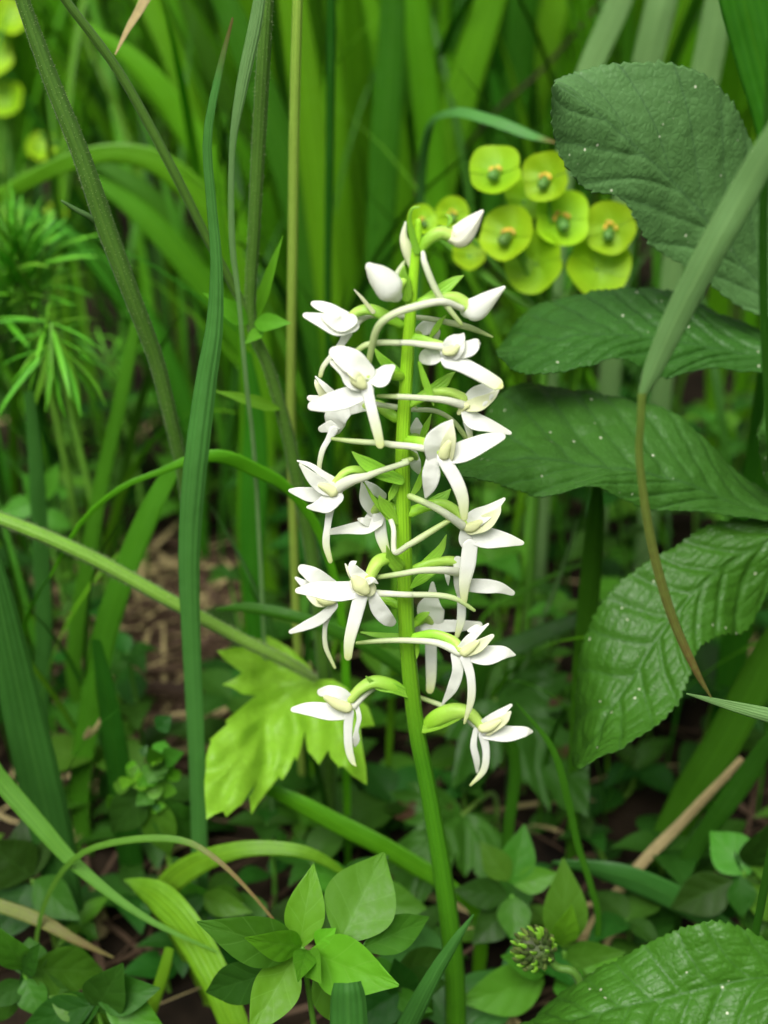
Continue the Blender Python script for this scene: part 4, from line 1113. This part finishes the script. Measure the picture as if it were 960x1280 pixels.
# low leafy plants that fill the shade
rnd = random.Random(21)
def low_plant(x, y, hgt, leaf, mat, lab, group):
    b = Vector((x, y, -0.002))
    r = empty('low_leafy_plant', b, lab, 'plant', group)
    top = b + Vector((rnd.uniform(-.01, .01), rnd.uniform(-.012, .006), hgt))
    add('stem', strap([b, (b + top) / 2 + Vector((rnd.uniform(-.003, .003), 0, 0)), top], [0.0015, 0.0013, 0.001], 0.95, n=10, k=7), M['herb_stem'], r)
    levels = max(2, int(hgt / 0.016))
    for l in range(levels):
        c = b.lerp(top, (l + 1) / levels)
        a0 = l * 1.57 + rnd.random()
        for k in range(2 if l < levels - 1 else 4):
            a = a0 + k * (math.pi if l < levels - 1 else math.pi / 2)
            ln = leaf * rnd.uniform(0.7, 1.2) * (1.0 if l < levels - 1 else 0.8)
            t = c + Vector((math.cos(a) * ln, math.sin(a) * ln, ln * rnd.uniform(-0.15, 0.5)))
            add('leaf', ovleaf(c, t, ln * rnd.uniform(0.5, 0.75), nrm=Vector((0, 0, 1)), prof=rnd.choice((OV, LANCE)), cup=0.2, droop=0.15, rows=12, cols=9, relief=0.0003, curl=0.15), M[mat], r)
spots = []
tries = 0
while len(spots) < 105 and tries < 6000:
    tries += 1
    px, py = rnd.uniform(-60, 1020), rnd.uniform(560, 1270)
    p = WG(px, py)
    if p.y > 0.42 or (p - Vector((base.x, base.y, 0))).length < 0.02:
        continue
    if 100 < px < 310 and 700 < py < 930:      # the open litter
        continue
    if any((p - q).length < 0.019 for q in spots):
        continue
    spots.append(p)
LAND = [((240, 1010), 'beside the foot of the wide upright blade'), ((60, 900), 'under the long hairy leaf stalk'), ((60, 620), 'under the feathery needle-leaved plant'), ((370, 680), 'around the forked hairy plant'),
        ((350, 1000), 'below the yellow-green lobed leaf'), ((560, 1180), 'around the foot of the orchid stem'), ((690, 700), 'behind the right flowers of the orchid'), ((850, 620), 'behind the dark toothed leaflets'),
        ((860, 1020), 'beside the pale bent straw'), ((700, 1000), 'under the tip of the lowest toothed leaflet'), ((700, 1220), 'around the seed head'), ((80, 1200), 'beside the reddish withering blade')]
for p in spots:
    h = rnd.uniform(0.012, 0.035) if p.y < 0.1 else rnd.uniform(0.03, 0.08)
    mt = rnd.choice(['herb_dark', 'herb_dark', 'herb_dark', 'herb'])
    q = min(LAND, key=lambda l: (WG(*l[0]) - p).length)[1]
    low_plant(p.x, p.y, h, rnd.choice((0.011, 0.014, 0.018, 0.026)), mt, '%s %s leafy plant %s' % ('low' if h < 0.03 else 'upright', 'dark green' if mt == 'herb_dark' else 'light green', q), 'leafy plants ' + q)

# ------------------------------------------------------------------ the seed head in front
sb = W(735, 1262, -0.02)
shb = Vector((sb.x + 0.004, sb.y, -0.002))
sh = empty('seed_head', shb, 'spiky green-brown seed head on a short grey stalk beside the erect oval leaf', 'seed head')
sc = W(671, 1188, -0.018)
add('stalk', strap([shb, W(728, 1240, -0.02), W(695, 1208, -0.019), sc], [0.0022, 0.002, 0.0018, 0.0018], 0.95, n=18), M['hairy_stem'], sh)
core = strap([sc + Vector((0.0022, 0, -0.002)), sc, sc + Vector((-0.0022, 0, 0.0022))], [0.0045, 0.0072, 0.004], 0.95, n=10, k=12)
co = add('head', core, M['seedhead'], sh)
sr = random.Random(3)
for i in range(70):
    z = 1 - 2 * (i + 0.5) / 70
    a = i * 2.399
    d = Vector((math.sqrt(1 - z * z) * math.cos(a), math.sqrt(1 - z * z) * math.sin(a), z))
    lean = Vector((-0.6, -0.3, 0.7))
    p0 = sc + d * 0.0031
    p1 = p0 + (d * 0.5 + lean * 0.5).normalized() * 0.0022
    p2 = p1 + lean * 0.0014 + d * 0.0003
    add('bract', strap([p0, p1, p2], [0.0011, 0.0010, 0.0002], 0.35, n=6, k=6, cap=False), M['seedhead' if i % 3 else 'bract'], co)

# ------------------------------------------------------------------ wood spurge behind
def spurge(label, cups, base_px, Y, name='wood_spurge'):
    x, y = base_px
    top = W(x, y, Y)
    b = Vector((top.x, top.y + 0.01, -0.002))
    r = empty(name, b, label, 'spurge')
    add('stem', strap([b, (b + top) / 2, top], [0.003, 0.0028, 0.0024], 0.95, n=16), M['herb_stem'], r)
    srn = random.Random(int(x))
    for (cx, cy, rad, dY, gl) in cups:
        c = W(cx, cy, Y + dY)
        rr = rad * mpp(c)
        d = (top - c)
        face = Vector((srn.uniform(-.5, .5), -0.75, srn.uniform(0.35, 0.95))).normalized()
        s1 = face.cross(Vector((0, 0, 1))).normalized()
        s2 = s1.cross(face)
        # two half-round bracts joined into a saucer
        cup = None
        ang0 = srn.uniform(-0.5, 0.5)
        def half(sgn):
            V, F, U = [], [], []
            nr, na_ = 9, 25
            for i in range(nr):
                q = i / (nr - 1)
                for j in range(na_):
                    a = ang0 + sgn * (j / (na_ - 1) * math.pi)
                    lobe = 1 - 0.10 * math.exp(-((j / (na_ - 1)) * 9) ** 2) - 0.10 * math.exp(-((1 - j / (na_ - 1)) * 9) ** 2) + 0.03 * math.sin(j * 0.55 + cx)
                    rad_ = rr * q * lobe
                    dep = (q ** 1.7) * rr * 0.42 + 0.05 * rr * math.sin(j * 0.6 + i * 0.4) * q
                    V.append(c + s1 * math.cos(a) * rad_ + s2 * math.sin(a) * rad_ + face * (dep - rr * 0.2 + sgn * 0.00015))
                    U.append((j / (na_ - 1), q))
            for i in range(nr - 1):
                for j in range(na_ - 1):
                    k = i * na_ + j
                    F.append((k, k + 1, k + na_ + 1, k + na_))
            return V, F, U
        cup = add('bract_cup', join([half(1), half(-1)]), M['spurge'], r)
        stem_end = c - face * rr * 0.22
        add('flower_stalk', strap([top, (top + stem_end) / 2 - face * 0.003, stem_end], [0.0016, 0.0013, 0.0012], 0.95, n=10, k=7), M['herb_stem'], cup)
        if gl:
            cc = c + face * rr * 0.12 - s2 * (-rr * 0.25)
            add('capsule', strap([c - s2 * (-1) * 0 + s2 * (-rr * 0.10) * (1 if s2.z > 0 else -1), c + s2 * (-rr * 0.35) * (1 if s2.z > 0 else -1) + face * rr * 0.3], [rr * 0.35, rr * 0.42], 0.95, n=8, k=10, ribs=0.1), M['capsule'], cup)
            for k in range(srn.choice((3, 4, 4))):
                a = 0.2 + k * 0.85 + srn.uniform(-.3, .3)
                up = s2 if s2.z > 0 else -s2
                gc = c + s1 * math.cos(a) * rr * srn.uniform(.14, .26) + up * math.sin(a) * rr * srn.uniform(.1, .26) + face * rr * 0.08
                gd = (s1 * math.sin(a) - up * math.cos(a)) * rr * 0.06
                add('gland', strap([gc - gd, gc, gc + gd], [rr * 0.11, rr * 0.15, rr * 0.11], 0.6, n=6, k=8), M['gland'], cup)
spurge('lime green spurge with round saucer bracts and orange centres under the big pale leaflet',
       [(619, 215, 35, 0, 1), (683, 222, 32, 0.003, 1), (635, 293, 36, -0.004, 1), (702, 274, 37, 0.004, 1), (762, 286, 34, 0.004, 1), (668, 328, 40, 0.0, 0), (748, 334, 42, 0.002, 0),
        (528, 276, 20, 0.01, 1), (586, 318, 22, 0.008, 0), (566, 268, 22, 0.01, 1), (655, 250, 28, 0.01, 0)], (685, 400), 0.125)
spurge('distant yellow-green spurge at the edge behind the dark hairy stalk', [(8, 22, 26, 0, 0), (10, 125, 24, 0, 0), (-10, 70, 26, 0, 0), (52, 185, 20, 0, 0), (70, 270, 18, 0, 1)], (0, 240), 0.32)

# ------------------------------------------------------------------ needle-leaved plants on the left
def needle_plant(label, top_px, Y, whorls, seed):
    rn = random.Random(seed)
    top = W(top_px[0], top_px[1], Y)
    b = Vector((top.x + 0.004, top.y + 0.01, -0.002))
    r = empty('needle_leaved_plant', b, label, 'plant', None)
    add('stem', strap([b, (b + top) / 2 + Vector((0.004, 0, 0)), top], [0.0024, 0.0022, 0.0016], 0.95, n=16), M['herb_stem'], r)
    me0 = newmesh('needle', *sheet([Vector((0, 0, 0)), Vector((0, 0.4, 0.06)), Vector((0, 0.75, 0.05)), Vector((0, 1.0, -0.02))], [0.03, 0.06, 0.05, 0.01], fold=0.2, n=8, ref=Vector((0, 0, 1))), M['needle'])
    for (wx, wy, n, ln, el0, el1) in whorls:
        c = W(wx, wy, Y)
        for k in range(n):
            a = 2 * math.pi * k / n + rn.uniform(-.2, .2)
            el = rn.uniform(el0, el1)
            o = bpy.data.objects.new('needle', me0)
            C.objects.link(o)
            o.parent = r
            o.location = c - b + Vector((0, 0, rn.uniform(-.004, .004)))
            o.rotation_euler = (el, rn.uniform(-.5, .5), a)
            q = ln * mpp(c) * rn.uniform(0.7, 1.15)
            o.scale = (q, q, q)
needle_plant('feathery bright green plant with whorls of needle leaves at the edge', (22, 318, ), 0.15,
             [(12, 360, 44, 120, 0.2, 1.4), (30, 345, 40, 95, 0.5, 1.45), (0, 385, 40, 105, -0.2, 0.9), (45, 375, 36, 80, 0.0, 1.1), (20, 320, 30, 70, 0.5, 1.4)], 4)
needle_plant('drooping tuft of narrow leaves under the feathery bright plant', (66, 418), 0.12, [(66, 420, 34, 105, -1.4, -0.3), (60, 415, 14, 70, -0.3, 0.4)], 9)
needle_plant('faint small tuft of needle leaves in the dark gap by the hairy stalk', (135, 455), 0.22, [(135, 455, 16, 60, -0.4, 0.8), (160, 440, 12, 50, -0.2, 0.8)], 14)
needle_plant('little bright tuft of needle leaves low in the dark gap', (85, 545), 0.24, [(85, 545, 14, 45, 0, 1.0)], 19)

# ------------------------------------------------------------------ grass tussocks behind
tr_ = random.Random(77)
def blade_mesh(L_, w, bend, lean, mat, seed):
    rs = random.Random(seed)
    pts, wd = [], []
    m = 8
    ang = lean
    p = Vector((0, 0, 0))
    for i in range(m):
        t = i / (m - 1)
        pts.append(p.copy())
        wd.append(w * (0.55 + 0.55 * smooth01(t / 0.35)) * (1 if t < 0.55 else max(0.03, 1 - ((t - 0.55) / 0.45) ** 1.5)))
        ang = lean + bend * t ** 1.8
        p = p + Vector((0, math.sin(ang), math.cos(ang))) * (L_ / (m - 1))
    return newmesh('blade', *sheet(pts, wd, fold=rs.uniform(0.1, 0.4), roll=[0, rs.uniform(-.5, .5), rs.uniform(-.9, .9)], n=15, ref=Vector((0, 1, 0.2)), wave=0.08), M[mat])
VAR = {}
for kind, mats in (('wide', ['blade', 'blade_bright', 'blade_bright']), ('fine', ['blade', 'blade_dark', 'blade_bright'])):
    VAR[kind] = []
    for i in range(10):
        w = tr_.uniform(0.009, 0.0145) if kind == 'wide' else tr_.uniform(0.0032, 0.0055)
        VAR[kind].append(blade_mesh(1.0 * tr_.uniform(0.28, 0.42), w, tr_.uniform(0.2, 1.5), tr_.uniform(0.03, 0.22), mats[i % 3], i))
def tussock(x, y, n, kind, sc, lab, group, fan=None, spread=0.02):
    r = empty('grass_tussock', Vector((x, y, -0.002)), lab, 'grass', group)
    for k in range(n):
        o = bpy.data.objects.new('blade', tr_.choice(VAR[kind]))
        C.objects.link(o)
        o.parent = r
        o.location = (tr_.gauss(0, spread), tr_.gauss(0, spread), 0)
        az = tr_.uniform(0, 2 * math.pi) if fan is None else tr_.gauss(*fan)
        o.rotation_euler = (tr_.uniform(-.1, .16), tr_.uniform(-.12, .12), az)
        s = sc * tr_.uniform(0.7, 1.15)
        o.scale = (s * tr_.uniform(.8, 1.2), s, s)
# a fan of broad blades behind the orchid's left, leaning left (blade bends towards +Y before the turn)
for (px, py, n, fan) in ((420, 560, 13, (1.9, .6)), (380, 520, 12, (1.5, .5)), (470, 520, 11, (2.6, .8)), (300, 520, 9, (1.6, .5)), (560, 480, 10, (-2.2, .9)), (520, 440, 10, (2.9, .9)), (640, 430, 9, (-1.8, .8)), (440, 450, 11, (1.4, .6))):
    p = WG(px, py)
    tussock(p.x, p.y, n, 'wide', 0.95, 'tussock of broad bright green blades standing behind the orchid', 'broad-bladed tussocks behind the orchid', fan, 0.016)
cnt = 0
tpos = []
while len(tpos) < 40:
    x, y = tr_.uniform(-0.42, 0.42), tr_.uniform(0.30, 1.15)
    if abs(x) > 0.12 + 0.30 * (y + 0.26): continue
    if any(math.hypot(x - a, y - b) < 0.055 for a, b in tpos): continue
    tpos.append((x, y))
for x, y in tpos:
    kind = 'wide' if tr_.random() < 0.5 else 'fine'
    tussock(x, y, 9, kind, tr_.uniform(0.8, 1.15), 'tussock of %s grass blades in the meadow far behind the orchid' % ('wide' if kind == 'wide' else 'narrow'), '%s-bladed tussocks in the far meadow' % ('wide' if kind == 'wide' else 'narrow'), None, 0.02)
# thin grasses standing in the middle ground, left and right
TUFT = [(60, 800, 'under the long hairy leaf stalk'), (150, 690, 'under the long hairy leaf stalk'), (20, 640, 'under the feathery needle-leaved plant'), (240, 640, 'behind the wide upright blade'), (330, 720, 'around the forked hairy plant'), (900, 760, 'behind the dark toothed leaflets'),
        (820, 900, 'beside the pale bent straw'), (700, 760, 'behind the right flowers of the orchid'), (960, 960, 'beside the pale bent straw'), (620, 700, 'behind the right flowers of the orchid'), (110, 600, 'under the feathery needle-leaved plant'), (200, 560, 'behind the wide upright blade'),
        (780, 640, 'behind the dark toothed leaflets'), (30, 960, 'beside the broad dull blade'), (90, 700, 'under the long hairy leaf stalk'), (180, 620, 'behind the wide upright blade'), (270, 590, 'behind the wide upright blade'), (350, 620, 'around the forked hairy plant'), (20, 760, 'under the long hairy leaf stalk'),
        (130, 860, 'beside the brown litter'), (290, 700, 'around the forked hairy plant'), (420, 700, 'behind the left flowers of the orchid'), (450, 800, 'behind the left flowers of the orchid'), (560, 800, 'behind the right flowers of the orchid'), (650, 640, 'behind the right flowers of the orchid'), (880, 880, 'beside the pale bent straw'),
        (400, 1050, 'below the yellow-green lobed leaf'), (90, 1080, 'beside the broad dull blade'), (640, 1000, 'behind the lowest right flower'), (760, 1000, 'beside the pale bent straw')]
for (px, py, wh) in TUFT:
    p = WG(px, py)
    tussock(p.x, p.y, 6, 'fine', (0.28 if px > 600 else 0.4) if py > 800 else 0.62, 'tuft of thin dark grass ' + wh, 'thin grass tufts ' + wh, None, 0.012)

# ------------------------------------------------------------------ uncountable: meadow around, litter
def grass_mass(count, where, seed, hmin, hmax, wmin, wmax, bmax=0.6):
    rs = random.Random(seed)
    V, F, U = [], [], []
    while count > 0:
        x, y = where(rs)
        count -= 1
        h, w = rs.uniform(hmin, hmax), rs.uniform(wmin, wmax)
        a = rs.uniform(0, 2 * math.pi)
        dirv = Vector((math.cos(a), math.sin(a), 0))
        side = Vector((-math.sin(a), math.cos(a), 0))
        bend = rs.uniform(0.1, bmax)
        b = len(V)
        for i in range(5):
            t = i / 4
            c = Vector((x, y, -0.003)) + dirv * h * bend * t * t + Vector((0, 0, h * t * (1 - 0.25 * bend * t)))
            ww = w * (1 - t ** 2) * 0.5 + 0.0002
            V += [c - side * ww, c + side * ww]
            U += [(0.0, t), (1.0, t)]
        for i in range(4):
            k = b + 2 * i
            F.append((k, k + 1, k + 3, k + 2))
    return V, F, U
def far_pos(rs):
    y = rs.uniform(0.75, 2.4)
    return rs.uniform(-1.0, 1.0) * (0.2 + 0.42 * (y + 0.26)), y
o = add('meadow_grass', grass_mass(5200, far_pos, 1, 0.15, 0.45, 0.003, 0.009), M['blade_bright'])
tag(o, 'dense green meadow grass filling the far background', 'grass', kind='stuff')
def side_pos(rs):
    while True:
        x, y = rs.uniform(-1.1, 1.1), rs.uniform(-1.0, 0.9)
        if y > -0.12 and abs(x) > 0.10 + 0.30 * (y + 0.26) + 0.05: return x, y
        if y <= -0.12 and (abs(x) > 0.26 or y < -0.48): return x, y
o = add('meadow_grass', grass_mass(12000, side_pos, 2, 0.2, 0.5, 0.004, 0.010, 0.3), M['blade'])  # unseen grass, made tall and dense to shade the low plants
tag(o, 'green meadow grass out of view around the orchid, thickened to block low light', 'grass', kind='stuff')
def litter_mass(count, seed):
    rs = random.Random(seed)
    V, F, U = [], [], []
    for _ in range(count):
        px, py = rs.uniform(-40, 1000), rs.uniform(520, 1290)
        if rs.random() < 0.7: px, py = rs.gauss(205, 60), rs.gauss(835, 55)
        c = WG(px, py)
        L_ = rs.uniform(0.015, 0.07); w = rs.uniform(0.0006, 0.0026)
        a = rs.gauss(0.5, 0.9)
        d = Vector((math.cos(a), math.sin(a), 0)); s = Vector((-d.y, d.x, rs.uniform(-.6, .6))).normalized()
        z0 = rs.uniform(0.001, 0.008); cv = rs.uniform(-.3, .3)
        tilt = rs.uniform(-.35, .35)
        b = len(V)
        for i in range(5):
            t = i / 4 - 0.5
            p = c + d * L_ * t + s * cv * L_ * t * t
            p.z = max(0.001, z0 + tilt * L_ * t + 0.002 * math.cos(t * 3))
            q = 0.35 + 0.65 * (1 - (2 * t) ** 2); V += [p - s * w * q / 2, p + s * w * q / 2]; U += [(0, t + .5), (1, t + .5)]
        for i in range(4):
            k = b + 2 * i
            F.append((k, k + 1, k + 3, k + 2))
    return V, F, U
o = add('dead_grass_litter', litter_mass(900, 8), M['litter'])
tag(o, 'brown dead grass and leaf litter on the soil', 'litter', kind='stuff')
o = add('dead_grass_litter', litter_mass(360, 9), M['straw'])
tag(o, 'pale straw scattered over the brown litter', 'litter', kind='stuff')
